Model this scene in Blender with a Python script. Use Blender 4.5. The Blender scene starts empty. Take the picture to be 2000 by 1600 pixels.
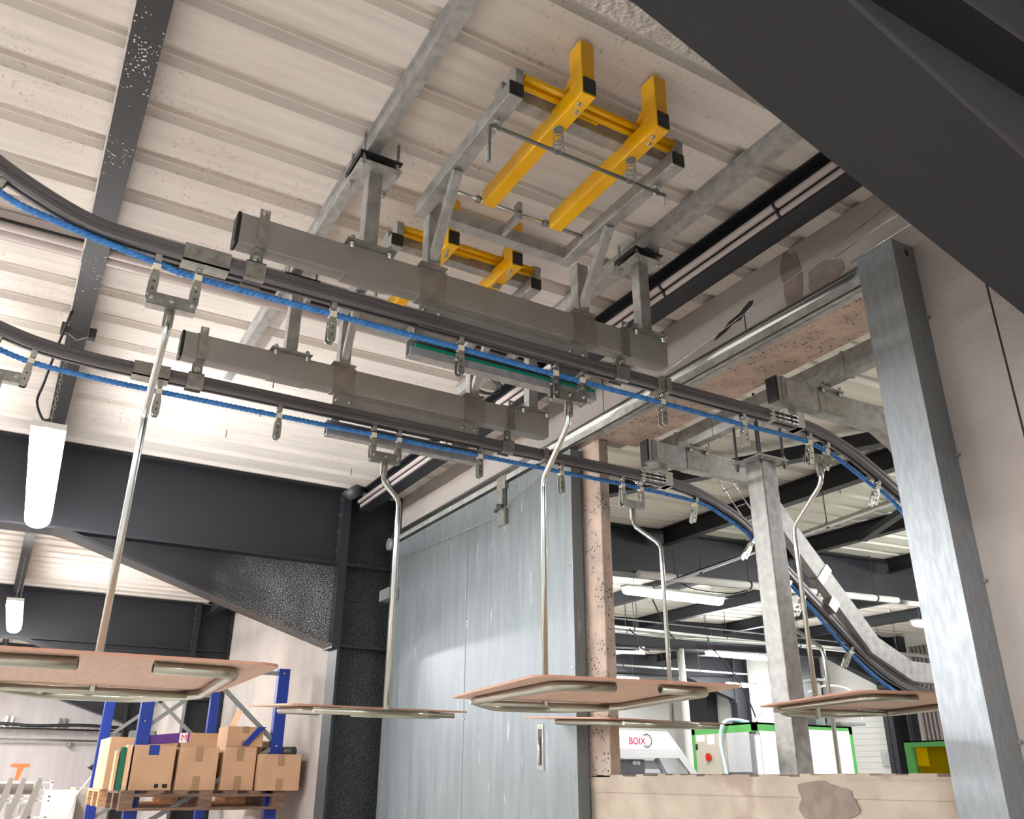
import bpy, bmesh, math, random
from mathutils import Vector, Matrix
random.seed(7)
PI = math.pi
H = 1.5                      # eye height: everything below is written with the eye level at z = 0
scene = bpy.context.scene
C = scene.collection

# ------------------------------------------------------------------ camera, world, exposure
R = ((0.50180177, 0.86496654, 0.0052788),
     (-0.34139901, 0.2036592, -0.91758904),
     (-0.7947589, 0.45864563, 0.39749527))      # image right, image down, forward
cam_data = bpy.data.cameras.new('camera')
cam = bpy.data.objects.new('camera', cam_data)
C.objects.link(cam)
right, down, fwd = [Vector(r) for r in R]
M = Matrix((( right.x, -down.x, -fwd.x), (right.y, -down.y, -fwd.y), (right.z, -down.z, -fwd.z)))
cam.matrix_world = Matrix.Translation((0, 0, H)) @ M.to_4x4()
cam_data.sensor_width = 36.0
cam_data.lens = 36.0 * 1664.05 / 2000.0
cam_data.clip_start = 0.02
cam_data.clip_end = 100
scene.camera = cam
w = bpy.data.worlds.new('world'); scene.world = w
w.use_nodes = True
w.node_tree.nodes['Background'].inputs[0].default_value = (0.72, 0.72, 0.72, 1)
w.node_tree.nodes['Background'].inputs[1].default_value = 0.5
scene.view_settings.view_transform = 'Standard'
scene.view_settings.look = 'None'
scene.view_settings.gamma = 1
scene.view_settings.use_curve_mapping = False
scene.view_settings.exposure = 1.5
LAMP = 46.0                   # emission of the tube lamps

# ------------------------------------------------------------------ materials
def srgb(r, g, b):
    f = lambda c: (c / 255 / 12.92) if c / 255 <= 0.04045 else ((c / 255 + 0.055) / 1.055) ** 2.4
    return (f(r), f(g), f(b), 1)

def mat(name, col, rough=0.5, metal=0.0, col2=None, scale=6.0, detail=4.0, stretch=(1, 1, 1), bump=0.0,
        bump_scale=None, lo=0.35, hi=0.65, spec=0.5, coat=0.0, tex='noise', rough2=None):
    m = bpy.data.materials.new(name); m.use_nodes = True
    nt = m.node_tree; n = nt.nodes; L = nt.links
    b = n['Principled BSDF']
    b.inputs['Base Color'].default_value = col
    b.inputs['Roughness'].default_value = rough
    b.inputs['Metallic'].default_value = metal
    b.inputs['Specular IOR Level'].default_value = spec
    b.inputs['Coat Weight'].default_value = coat
    if col2 or bump or rough2 is not None:
        tc = n.new('ShaderNodeTexCoord'); mp = n.new('ShaderNodeMapping')
        mp.inputs['Scale'].default_value = stretch
        L.new(tc.outputs['Object'], mp.inputs[0])
        if tex == 'voronoi':
            t = n.new('ShaderNodeTexVoronoi'); t.inputs['Scale'].default_value = scale; out = t.outputs['Color']
            bw = n.new('ShaderNodeRGBToBW'); L.new(out, bw.inputs[0]); out = bw.outputs[0]
        else:
            t = n.new('ShaderNodeTexNoise'); t.inputs['Scale'].default_value = scale
            t.inputs['Detail'].default_value = detail; out = t.outputs[0]
        L.new(mp.outputs[0], t.inputs['Vector'])
        rp = n.new('ShaderNodeMapRange'); rp.inputs['From Min'].default_value = lo; rp.inputs['From Max'].default_value = hi
        L.new(out, rp.inputs['Value'])
        if col2:
            mx = n.new('ShaderNodeMix'); mx.data_type = 'RGBA'
            mx.inputs['A'].default_value = col; mx.inputs['B'].default_value = col2
            L.new(rp.outputs[0], mx.inputs['Factor']); L.new(mx.outputs['Result'], b.inputs['Base Color'])
        if rough2 is not None:
            mr = n.new('ShaderNodeMapRange'); mr.inputs['To Min'].default_value = rough; mr.inputs['To Max'].default_value = rough2
            L.new(rp.outputs[0], mr.inputs['Value']); L.new(mr.outputs[0], b.inputs['Roughness'])
        if bump:
            bp = n.new('ShaderNodeBump'); bp.inputs['Strength'].default_value = 1.0
            bp.inputs['Distance'].default_value = bump
            if bump_scale:
                t2 = n.new('ShaderNodeTexNoise'); t2.inputs['Scale'].default_value = bump_scale
                t2.inputs['Detail'].default_value = 3; L.new(mp.outputs[0], t2.inputs['Vector'])
                L.new(t2.outputs[0], bp.inputs['Height'])
            else:
                L.new(out, bp.inputs['Height'])
            L.new(bp.outputs[0], b.inputs['Normal'])
    return m

def add_layer(m, col, scale, lo, hi, detail=2.0, stretch=(1, 1, 1), fac=1.0, tex='noise', rough=None, region=None):
    """mixes a second stain / speckle layer over the base colour; region = (min, max) world box limits along an axis"""
    nt = m.node_tree; n = nt.nodes; L = nt.links; b = n['Principled BSDF']
    src = b.inputs['Base Color'].links[0].from_socket if b.inputs['Base Color'].links else None
    mx = n.new('ShaderNodeMix'); mx.data_type = 'RGBA'
    if src: L.new(src, mx.inputs['A'])
    else: mx.inputs['A'].default_value = b.inputs['Base Color'].default_value
    mx.inputs['B'].default_value = col
    tc = n.new('ShaderNodeTexCoord'); mp = n.new('ShaderNodeMapping'); mp.inputs['Scale'].default_value = stretch
    L.new(tc.outputs['Object'], mp.inputs[0])
    if tex == 'voronoi':
        t = n.new('ShaderNodeTexVoronoi'); t.inputs['Scale'].default_value = scale; out = t.outputs['Distance']
    else:
        t = n.new('ShaderNodeTexNoise'); t.inputs['Scale'].default_value = scale; t.inputs['Detail'].default_value = detail; out = t.outputs[0]
    L.new(mp.outputs[0], t.inputs['Vector'])
    rp = n.new('ShaderNodeMapRange'); rp.inputs['From Min'].default_value = lo; rp.inputs['From Max'].default_value = hi
    rp.inputs['To Max'].default_value = fac
    L.new(out, rp.inputs['Value'])
    fac_out = rp.outputs[0]
    if region == 'y':       # overspray drifting out from the column: dense beside it, thinning along the haunch
        sx = n.new('ShaderNodeSeparateXYZ'); L.new(tc.outputs['Object'], sx.inputs[0])
        t2 = n.new('ShaderNodeTexNoise'); t2.inputs['Scale'].default_value = 2.6; L.new(tc.outputs['Object'], t2.inputs['Vector'])
        a1 = n.new('ShaderNodeMath'); a1.operation = 'MULTIPLY_ADD'; L.new(t2.outputs[0], a1.inputs[0]); a1.inputs[1].default_value = 1.6; L.new(sx.outputs['Y'], a1.inputs[2])
        r2 = n.new('ShaderNodeMapRange'); r2.inputs['From Min'].default_value = -0.35; r2.inputs['From Max'].default_value = 0.45
        L.new(a1.outputs[0], r2.inputs['Value'])
        sz = n.new('ShaderNodeMapRange'); sz.inputs['From Min'].default_value = 3.35; sz.inputs['From Max'].default_value = 2.8; L.new(sx.outputs['Z'], sz.inputs['Value'])
        m0 = n.new('ShaderNodeMath'); m0.operation = 'MULTIPLY'; L.new(r2.outputs[0], m0.inputs[0]); L.new(sz.outputs[0], m0.inputs[1])
        mu = n.new('ShaderNodeMath'); mu.operation = 'MULTIPLY'; L.new(fac_out, mu.inputs[0]); L.new(m0.outputs[0], mu.inputs[1])
        fac_out = mu.outputs[0]
    elif region:
        t2 = n.new('ShaderNodeTexNoise'); t2.inputs['Scale'].default_value = region[0]; t2.inputs['Detail'].default_value = 2
        L.new(tc.outputs['Object'], t2.inputs['Vector'])
        r2 = n.new('ShaderNodeMapRange'); r2.inputs['From Min'].default_value = region[1]; r2.inputs['From Max'].default_value = region[2]
        L.new(t2.outputs[0], r2.inputs['Value'])
        mu = n.new('ShaderNodeMath'); mu.operation = 'MULTIPLY'; L.new(fac_out, mu.inputs[0]); L.new(r2.outputs[0], mu.inputs[1])
        fac_out = mu.outputs[0]
    L.new(fac_out, mx.inputs['Factor']); L.new(mx.outputs['Result'], b.inputs['Base Color'])
    return m

GALV = mat('galvanised', srgb(150, 149, 146), 0.5, 0.6, srgb(186, 185, 182), 26, 5, lo=0.3, hi=0.7, rough2=0.58)
ZINC = mat('zinc_tube', srgb(160, 157, 152), 0.48, 0.5, srgb(170, 167, 162), 9, 5, lo=0.3, hi=0.7)
ZINC_SLEEVE = mat('zinc_sleeve', srgb(134, 128, 121), 0.45, 0.5, srgb(164, 158, 151), 14, 6, lo=0.35, hi=0.7)
CLEAR_ZINC = mat('zinc_plate', srgb(176, 176, 170), 0.35, 0.8, srgb(150, 148, 140), 30, 3)
DARK = mat('anthracite_paint', srgb(36, 37, 42), 0.45, 0.0, spec=0.4)
DARK2 = mat('anthracite_overspray', srgb(30, 31, 34), 0.4, 0.0, spec=0.4)
add_layer(DARK2, srgb(200, 200, 198), 170, 0.53, 0.62, 2, region='y')
DARK3 = mat('anthracite_light_overspray', srgb(28, 29, 31), 0.4, 0.0, spec=0.4)
add_layer(DARK3, srgb(150, 150, 148), 150, 0.56, 0.68, 2, region='y', fac=0.55)
PURLIN = mat('purlin_paint', srgb(46, 45, 48), 0.55)
NEAR = mat('haunch_paint', srgb(47, 47, 48), 0.75, spec=0.25)
YEL = mat('yellow_paint', srgb(244, 186, 4), 0.32, 0.0, srgb(228, 168, 6), 5, 3)
BLACK = mat('black_plastic', srgb(24, 25, 27), 0.45)
RAIL = mat('rail_steel', srgb(118, 115, 116), 0.4, 0.5, srgb(100, 97, 99), 5, 4, stretch=(1, 0.3, 1))
ROPE = mat('blue_rope', srgb(62, 132, 200), 0.5, 0.0, srgb(44, 108, 178), 40, 2)
GREEN_STRIP = mat('green_strip', srgb(24, 128, 104), 0.4)
CHROME = mat('bright_zinc', srgb(205, 208, 204), 0.22, 0.95)
NICKEL = mat('tray_tube_zinc', srgb(172, 170, 156), 0.28, 0.95)
BOARD = mat('plywood', srgb(206, 172, 150), 0.55, 0.0, srgb(192, 156, 134), 7, 6, stretch=(1, 12, 12), lo=0.3, hi=0.7)
EDGE = mat('plywood_edge', srgb(182, 134, 112), 0.6)
CONC = mat('concrete', srgb(174, 165, 158), 0.9, 0.0, srgb(154, 145, 139), 2.2, 8, bump=0.004, bump_scale=45, lo=0.3, hi=0.7)
add_layer(CONC, srgb(184, 176, 169), 0.9, 0.52, 0.66, 6, fac=0.6)
CONC_OLD = mat('rough_concrete', srgb(190, 168, 152), 0.92, 0.0, srgb(158, 142, 131), 9, 8, bump=0.006, bump_scale=60, lo=0.3, hi=0.7)
add_layer(CONC_OLD, srgb(66, 54, 48), 48, 0.30, 0.16, tex='voronoi', region=(9, 0.46, 0.54))
add_layer(CONC_OLD, srgb(96, 82, 74), 34, 0.60, 0.68, 6, region=(3, 0.45, 0.6), fac=0.8)
SILL = mat('sill_concrete', srgb(186, 174, 158), 0.92, 0.0, srgb(160, 146, 132), 6, 8, bump=0.006, bump_scale=35, lo=0.3, hi=0.7)
add_layer(SILL, srgb(150, 130, 116), 1.6, 0.52, 0.54, 3, fac=0.7)
PATCH = mat('patch_render', srgb(140, 126, 116), 0.95, 0.0, srgb(120, 108, 100), 20, 6, bump=0.006)
WALLP = mat('painted_wall', srgb(186, 178, 176), 0.85, 0.0, srgb(176, 168, 166), 3, 6, stretch=(1, 3, 0.4))
PALE = mat('pale_precast', srgb(206, 194, 184), 0.85, 0.0, srgb(186, 174, 164), 2.5, 7, stretch=(2, 2, 0.35), lo=0.3, hi=0.7)
DECK = mat('roof_deck', srgb(222, 214, 206), 0.55, 0.0, srgb(206, 198, 191), 3, 6, stretch=(9, 0.5, 1), lo=0.35, hi=0.7, spec=0.35)
add_layer(DECK, srgb(168, 154, 144), 60, 0.62, 0.7, 2, region=(1.3, 0.54, 0.62), fac=0.6)
DECK2 = mat('roof_deck_hall', srgb(222, 216, 204), 0.5, 0.0, srgb(206, 200, 190), 3, 6, stretch=(9, 0.5, 1), lo=0.35, hi=0.7)
DOORM = mat('door_sheet', srgb(116, 122, 126), 0.40, 0.4, srgb(130, 136, 139), 5, 5, stretch=(5, 5, 0.5), lo=0.35, hi=0.7, rough2=0.46)
add_layer(DOORM, srgb(196, 200, 202), 7, 0.66, 0.74, 5, stretch=(6, 6, 0.7), fac=0.5)
POSTM = mat('guide_post_zinc', srgb(158, 163, 166), 0.4, 0.65, srgb(146, 151, 155), 30, 5, stretch=(3, 3, 0.6), rough2=0.45)
FLOORM = mat('floor_concrete', srgb(198, 195, 190), 0.6, 0.0, srgb(182, 179, 174), 1.5, 6)
PIPEW = mat('grey_pipe', srgb(196, 184, 180), 0.45)
WHITE = mat('white_enamel', srgb(226, 224, 220), 0.4)
PANEL = mat('sandwich_panel', srgb(206, 206, 200), 0.45)
CARD = mat('cardboard', srgb(186, 148, 116), 0.8, 0.0, srgb(174, 136, 106), 4, 4)
CARD_L = mat('cardboard_light', srgb(214, 176, 140), 0.8, 0.0, srgb(202, 162, 126), 4, 4)
TAPE = mat('parcel_tape', srgb(150, 118, 88), 0.35)
BLUE = mat('rack_blue', srgb(18, 48, 132), 0.4)
GREYST = mat('grey_steel', srgb(140, 142, 142), 0.45, 0.5)
WOOD = mat('pallet_wood', srgb(206, 168, 128), 0.8, 0.0, srgb(170, 130, 96), 8, 5, stretch=(1, 1, 6))
WOOD_D = mat('pallet_wood_old', srgb(120, 92, 74), 0.85, 0.0, srgb(86, 66, 54), 8, 5, stretch=(1, 1, 6))
GREEN = mat('machine_green', srgb(78, 156, 76), 0.5)
MGREY = mat('machine_grey', srgb(176, 176, 176), 0.45)
BEIGE = mat('cabinet_beige', srgb(178, 172, 156), 0.5)
RED = mat('red', srgb(190, 40, 30), 0.4)
PINKRED = mat('logo_red', srgb(222, 30, 78), 0.5)
PURPLE = mat('purple_print', srgb(92, 44, 122), 0.5)
DGREEN = mat('dark_green', srgb(10, 92, 66), 0.5)
PAPER = mat('paper', srgb(232, 228, 222), 0.7)
ORANGE = mat('orange_tape', srgb(240, 118, 62), 0.6)
CREAM = mat('foam_cream', srgb(226, 216, 190), 0.7)
DGREY = mat('dark_grey', srgb(60, 60, 62), 0.5)
CHALK = mat('chalk', srgb(206, 206, 200), 0.9)
INK = mat('ink', srgb(30, 30, 30), 0.8)
FOIL = mat('crumpled_foil', srgb(222, 218, 212), 0.4, 0.35, srgb(190, 186, 180), 24, 5, bump=0.012, bump_scale=45)
LBLUE = mat('air_hose_blue', srgb(176, 200, 228), 0.35)
YGLASS = bpy.data.materials.new('yellow_guard_glass'); YGLASS.use_nodes = True
_b = YGLASS.node_tree.nodes['Principled BSDF']; _b.inputs['Base Color'].default_value = srgb(250, 220, 0)
_b.inputs['Transmission Weight'].default_value = 0.9; _b.inputs['Roughness'].default_value = 0.05; _b.inputs['IOR'].default_value = 1.05
CLEAR = bpy.data.materials.new('clear_guard'); CLEAR.use_nodes = True
_b = CLEAR.node_tree.nodes['Principled BSDF']; _b.inputs['Base Color'].default_value = (0.9, 0.9, 0.95, 1)
_b.inputs['Transmission Weight'].default_value = 0.95; _b.inputs['Roughness'].default_value = 0.05; _b.inputs['IOR'].default_value = 1.05
def emis(name, col, s):
    m = bpy.data.materials.new(name); m.use_nodes = True
    b = m.node_tree.nodes['Principled BSDF']; b.inputs['Base Color'].default_value = (0.9, 0.9, 0.9, 1)
    b.inputs['Emission Color'].default_value = col; b.inputs['Emission Strength'].default_value = s
    return m
TUBE = emis('lit_tube', (0.99, 0.99, 0.985, 1), LAMP)
TUBE2 = emis('lit_tube_hall', (0.98, 0.985, 1.0, 1), LAMP * 1.5)

# ------------------------------------------------------------------ mesh helpers
class MB:
    def __init__(self): self.v = []; self.f = []; self.sm = []
    def add(self, vs, fs, smooth=False):
        o = len(self.v); self.v += [Vector(p) for p in vs]
        self.f += [tuple(i + o for i in f) for f in fs]; self.sm += [smooth] * len(fs); return self
    def box(self, x0, x1, y0, y1, z0, z1):
        x0, x1 = sorted((x0, x1)); y0, y1 = sorted((y0, y1)); z0, z1 = sorted((z0, z1))
        return self.add([(x0,y0,z0),(x1,y0,z0),(x1,y1,z0),(x0,y1,z0),(x0,y0,z1),(x1,y0,z1),(x1,y1,z1),(x0,y1,z1)],
                        [(0,3,2,1),(4,5,6,7),(0,1,5,4),(1,2,6,5),(2,3,7,6),(3,0,4,7)])
    def bar(self, p0, p1, wid, hei, side=None):
        """rectangular bar from p0 to p1; wid along side, hei along the other"""
        p0 = Vector(p0); p1 = Vector(p1); t = (p1 - p0).normalized()
        s = Vector(side) if side is not None else (Vector((0, 0, 1)).cross(t) if abs(t.z) < 0.95 else Vector((1, 0, 0)))
        s = (s - t * s.dot(t)).normalized(); u = s.cross(t)
        vs = []
        for p in (p0, p1):
            for a, b in ((-1,-1),(1,-1),(1,1),(-1,1)): vs.append(p + s * a * wid / 2 + u * b * hei / 2)
        return self.add(vs, [(0,1,2,3),(7,6,5,4),(0,4,5,1),(1,5,6,2),(2,6,7,3),(3,7,4,0)])
    def cyl(self, p0, p1, r, n=12, r2=None, smooth=True):
        p0 = Vector(p0); p1 = Vector(p1); t = (p1 - p0).normalized(); r2 = r if r2 is None else r2
        a = Vector((1,0,0)) if abs(t.x) < 0.9 else Vector((0,1,0)); s = a.cross(t).normalized(); u = t.cross(s)
        vs = [p0 + (s * math.cos(2*PI*i/n) + u * math.sin(2*PI*i/n)) * r for i in range(n)]
        vs += [p1 + (s * math.cos(2*PI*i/n) + u * math.sin(2*PI*i/n)) * r2 for i in range(n)]
        o = len(self.v); self.add(vs, [(i, (i+1) % n, n + (i+1) % n, n + i) for i in range(n)], smooth)
        self.f += [tuple(o + i for i in range(n))[::-1], tuple(o + n + i for i in range(n))]; self.sm += [False, False]
        return self
    def sweep(self, path, prof, side=None, twist=0.0, closed=False, smooth=True):
        P = [Vector(p) for p in path]; n = len(P); m = len(prof); vs = []
        ps = None; dist = 0
        for i in range(n):
            if closed: t = (P[(i+1) % n] - P[i-1]).normalized()
            else: t = (P[min(i+1, n-1)] - P[max(i-1, 0)]).normalized()
            if side is not None: s = Vector(side)
            elif ps is None: s = Vector((1,0,0)) if abs(t.x) < 0.8 else Vector((0,1,0))
            else: s = ps
            s = (s - t * s.dot(t)).normalized(); ps = s; u = s.cross(t)
            if i: dist += (P[i] - P[i-1]).length
            a = twist * dist; ca, sa = math.cos(a), math.sin(a)
            k = 1.0
            if not closed and 0 < i < n - 1:
                d0 = (P[i] - P[i-1]).normalized(); d1 = (P[i+1] - P[i]).normalized(); c = max(0.5, math.sqrt(max(0, (1 + d0.dot(d1)) / 2))); k = 1 / c
                bis = (d1 - d0)
                bis = bis.normalized() if bis.length > 1e-6 else None
            else: bis = None
            for (x, y) in prof:
                q = s * (x * ca - y * sa) + u * (x * sa + y * ca)
                if bis is not None and k > 1.02: q = q + bis * q.dot(bis) * (k - 1)
                vs.append(P[i] + q)
        fs = []
        for i in range(n if closed else n - 1):
            j = (i + 1) % n
            for q in range(m): fs.append((i*m + q, i*m + (q+1) % m, j*m + (q+1) % m, j*m + q))
        self.add(vs, fs, smooth)
        if not closed:
            o = len(self.v) - n*m
            self.f += [tuple(o + q for q in range(m))[::-1], tuple(o + (n-1)*m + q for q in range(m))]; self.sm += [False, False]
        return self
    def tube(self, path, r, n=10, closed=False):
        return self.sweep(path, [(r * math.cos(2*PI*i/n), r * math.sin(2*PI*i/n)) for i in range(n)], closed=closed)
    def prism(self, pts, axis, a, b):
        """polygon pts in the two other axes, extruded a..b along axis"""
        def mk(p, h):
            if axis == 'x': return (h, p[0], p[1])
            if axis == 'y': return (p[0], h, p[1])
            return (p[0], p[1], h)
        n = len(pts); vs = [mk(p, a) for p in pts] + [mk(p, b) for p in pts]
        return self.add(vs, [tuple(range(n))[::-1], tuple(range(n, 2*n))] + [(i, (i+1) % n, n + (i+1) % n, n + i) for i in range(n)])
    def bolt(self, p, d, r=0.008, h=0.006):
        p = Vector(p); d = Vector(d).normalized()
        self.cyl(p, p + d * h * 0.4, r * 1.35, 12); self.cyl(p + d * h * 0.4, p + d * h * 1.4, r, 6, smooth=False)
        return self.cyl(p + d * h * 1.4, p + d * h * 2.4, r * 0.5, 8)

def smooth_path(pts, r=0.04, n=5):
    P = [Vector(p) for p in pts]; out = [P[0]]
    for i in range(1, len(P) - 1):
        a = P[i-1] - P[i]; b = P[i+1] - P[i]; d = min(r, a.length * 0.49, b.length * 0.49)
        s = P[i] + a.normalized() * d; e = P[i] + b.normalized() * d
        for k in range(n + 1):
            t = k / n; out.append(s * (1-t)**2 + P[i] * 2*t*(1-t) + e * t*t)
    out.append(P[-1]); return out

def spline(pts, step=0.02):
    """Catmull-Rom through the points"""
    P = [Vector(p) for p in pts]; P = [P[0]*2 - P[1]] + P + [P[-1]*2 - P[-2]]; out = []
    for i in range(1, len(P) - 2):
        n = max(2, int((P[i+1] - P[i]).length / step))
        for k in range(n):
            t = k / n
            out.append(0.5 * ((2*P[i]) + (P[i+1]-P[i-1])*t + (2*P[i-1]-5*P[i]+4*P[i+1]-P[i+2])*t*t + (-P[i-1]+3*P[i]-3*P[i+1]+P[i+2])*t**3))
    out.append(P[-2]); return out

def clean(n): return n
def obj(name, mb, m, parent=None, label=None, bevel=0.0, kind=None):
    off = Vector(parent['_o']) if parent is not None else Vector((0, 0, 0))
    me = bpy.data.meshes.new(name)
    me.from_pydata([tuple(v - off) for v in mb.v], [], mb.f)
    me.polygons.foreach_set('use_smooth', mb.sm)
    bm = bmesh.new(); bm.from_mesh(me); bmesh.ops.recalc_face_normals(bm, faces=bm.faces); bm.to_mesh(me); bm.free()
    me.materials.append(m); me.update()
    o = bpy.data.objects.new(name, me); C.objects.link(o)
    if parent is not None:
        root = parent
        o.parent = parent
        if parent.type == 'MESH': o['_o'] = parent['_o']
        else: o['_o'] = parent['_o']
    else: o['_o'] = (0.0, 0.0, 0.0)
    if label: o['label'] = label
    if kind: o['kind'] = kind
    if bevel:
        b = o.modifiers.new('bevel', 'BEVEL'); b.width = bevel; b.segments = 2; b.limit_method = 'ANGLE'; b.angle_limit = 0.7
    return o
def tag(o, label, cat, group=None, kind=None):
    o['label'] = label; o['category'] = cat
    if group: o['group'] = group
    if kind: o['kind'] = kind
    return o
def thing(name, label, cat, loc=(0, 0, 0), group=None):
    o = bpy.data.objects.new(name, None); C.objects.link(o); o.location = loc; o['_o'] = tuple(float(c) for c in loc)
    o.empty_display_size = 0.05
    return tag(o, label, cat, group)
def struct(name, mb, m, bevel=0):
    o = obj(name, mb, m, None, bevel=bevel); o['kind'] = 'structure'; return o
def solo(name, mb, m, label, cat, group=None, bevel=0):
    """a thing that is one mesh: origin moved to the middle of its base"""
    xs = [v.x for v in mb.v]; ys = [v.y for v in mb.v]; zs = [v.z for v in mb.v]
    base = Vector(((min(xs)+max(xs))/2, (min(ys)+max(ys))/2, min(zs)))
    mb.v = [v - base for v in mb.v]
    o = obj(name, mb, m, None, bevel=bevel); o.location = base
    return tag(o, label, cat, group)
def kids(o): return [c for c in bpy.data.objects if c.parent == o]
def dup(root, loc, rot=(0, 0, 0), label=None, group=None):
    allk = {}
    for c in bpy.data.objects:
        if c.parent is not None: allk.setdefault(c.parent.name, []).append(c)
    def cp(o, par):
        c = o.copy(); C.objects.link(c)
        if par is not None: c.parent = par
        for k in allk.get(o.name, []): cp(k, c)
        return c
    r = cp(root, None); r.location = loc; r.rotation_euler = rot
    if label: r['label'] = label
    if group: r['group'] = group
    return r
def text(name, body, size, m, origin, xdir, ydir, parent=None, extrude=0.0005, bold=0.0):
    cu = bpy.data.curves.new(name, 'FONT'); cu.body = body; cu.size = size; cu.extrude = extrude; cu.offset = bold
    t = bpy.data.objects.new(name, cu); C.objects.link(t)
    dg = bpy.context.evaluated_depsgraph_get(); dg.update()
    me = bpy.data.meshes.new_from_object(t.evaluated_get(dg)); bpy.data.objects.remove(t)
    x = Vector(xdir).normalized(); y = Vector(ydir).normalized(); z = x.cross(y)
    off = Vector(parent['_o']) if parent is not None else Vector((0,0,0))
    for v in me.vertices: v.co = Vector(origin) + x * v.co.x + y * v.co.y + z * v.co.z - off
    me.materials.clear(); me.materials.append(m)
    o = bpy.data.objects.new(name, me); C.objects.link(o)
    if parent is not None: o.parent = parent; o['_o'] = parent['_o']
    return o

# ================================================================== SETTING
D = 2.5; ZC = 2.04                     # wall face, underside of the roof deck
floor = MB().box(-17.5, 5, -8, 2.6, -H - 0.1, -H).box(-17, 5, 2.6, 14.3, -H - 0.1, -H)
struct('floor', floor, FLOORM)

def deck(name, m, x0, x1, y0, y1, zf, ph):
    mb = MB(); pitch = 0.268; prof = []
    k = math.floor((x0 - ph) / pitch); x = ph + k * pitch
    while x < x1:
        prof += [(x, 0), (x + 0.176, 0), (x + 0.194, 0.026), (x + 0.198, 0.022), (x + 0.203, 0.024), (x + 0.206, 0.040), (x + 0.250, 0.040)]
        x += pitch
    prof.append((x, 0))
    ny = 2; vs = []
    for y in (y0, y1): vs += [(p[0], y, zf(y) + p[1]) for p in prof]
    n = len(prof); vs += [(p[0], y, zf(y) + 0.12) for y in (y0, y1) for p in (prof[0], prof[-1])]
    fs = [(i, i + 1, n + i + 1, n + i) for i in range(n - 1)]
    fs.append((2*n, 2*n + 2, 2*n + 3, 2*n + 1))
    mb.add(vs, fs)
    return struct(name, mb, m)
deck('ceiling', DECK, -17.5, 4.2, -8, 2.62, lambda y: ZC, -1.951 + 0.024)
deck('ceiling', DECK2, -16.6, 4.2, 2.62, 14.2, lambda y: ZC + 0.035 * (y - 2.62), -1.951 + 0.024)

# back wall with the opening (front face at Y = D), thickness .26
LX0, LX1, LZ0, LZ1 = -3.415, -1.62, 0.022, 1.655
wb = MB()
wb.box(-17.4, -3.57, D, D + 0.06, -H, ZC)                    # left of the pillar, front leaf
wb.box(-17.4, -3.70, D + 0.06, D + 0.26, -H, ZC)
wb.box(-3.57, LX1, D, D + 0.26, LZ1 + 0.045, ZC)
wb.box(LX1, 4.2, D, D + 0.26, -H, ZC)
struct('wall_back', wb, CONC)
struct('trim_1', MB().box(-3.57, LX0, D, D + 0.06, LZ0 - 0.02, LZ1 + 0.045), CONC_OLD, 0.006)
struct('trim_2', MB().box(LX0, LX1, D, D + 0.26, LZ1, LZ1 + 0.045), CONC_OLD, 0.008)
sill = MB(); random.seed(3)
n = 40; xs = [-3.57 + (LX1 + 3.57) * i / n for i in range(n + 1)]
for i in range(n):
    a = LZ0 - 0.012 + 0.012 * random.random()
    sill.box(xs[i], xs[i+1], D + 0.0, D + 0.26, -0.06, a)
sill.box(-3.57, LX1, D, D + 0.26, -H, -0.06)
struct('trim_3', sill, SILL)
struct('wall_left', MB().box(-17.5, -17.4, -8, 2.5, -H, ZC), WALLP)
struct('wall_right', MB().box(4.0, 4.1, 2.5, 14.2, -H, 2.5), PALE)
# far hall wall of ribbed sandwich panels
pw = MB()
z = -H
while z < 2.44:
    pw.box(-16.6, 4.0, 14.1, 14.2, z, z + 0.092); pw.box(-16.6, 4.0, 14.108, 14.2, z + 0.092, z + 0.1); z += 0.1
struct('wall_far', pw, PANEL)
struct('wall_side', MB().box(-16.7, -16.6, 2.6, 14.2, -H, 2.6), PANEL)

# patches and joints on the concrete wall
def irregular(cx, cz, w_, h_, seed, n=22):
    random.seed(seed); pts = []
    for i in range(n):
        a = 2*PI*i/n; r = (abs(math.cos(a))**3 + abs(math.sin(a))**3) ** (-1/3) * (1 + 0.10*math.sin(3*a + seed) + 0.06*math.sin(7*a + 2*seed) + random.uniform(-0.03, 0.03))
        pts.append((cx + w_/2 * r * math.cos(a), cz + h_/2 * r * math.sin(a)))
    return pts
wall_marks = [('old mortar strip', -2.03, 1.88, 0.10, 0.30, 1), ('rough square patch', -1.87, 1.83, 0.17, 0.11, 2)]
for nm, cx, cz, w_, h_, sd in wall_marks:
    o = obj('trim_%d' % (3 + sd), MB().prism(irregular(cx, cz, w_, h_, sd), 'y', D - 0.003, D + 0.01), PATCH); o['kind'] = 'structure'
for i, (x, z0, z1) in enumerate(((-3.36, LZ1, ZC), (-2.31, LZ1, 1.90), (-1.28, -H, ZC))):
    o = obj('trim_%d' % (6 + i), MB().box(x, x + 0.006, D - 0.001, D + 0.01, z0, z1), INK); o['kind'] = 'structure'

o = obj('trim_9', MB().prism(irregular(-2.20, -0.07, 0.24, 0.13, 8, 34), 'y', D - 0.006, D + 0.01), PATCH); o['kind'] = 'structure'
o = obj('trim_10', MB().prism([(-2.50,1.823),(-2.47,1.846),(-2.445,1.848),(-2.40,1.872),(-2.33,1.884),(-2.27,1.912),(-2.245,1.905),(-2.255,1.888),(-2.30,1.872),(-2.33,1.850),(-2.38,1.853),(-2.42,1.836)], 'y', D - 0.003, D + 0.01), INK); o['kind'] = 'structure'
for i, (x, z0, z1) in enumerate(((-3.57, -0.045, -0.040),)):
    o = obj('trim_11', MB().box(-3.57, LX1, D - 0.004, D + 0.01, -0.055, 0.0), SILL); o['kind'] = 'structure'

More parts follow.
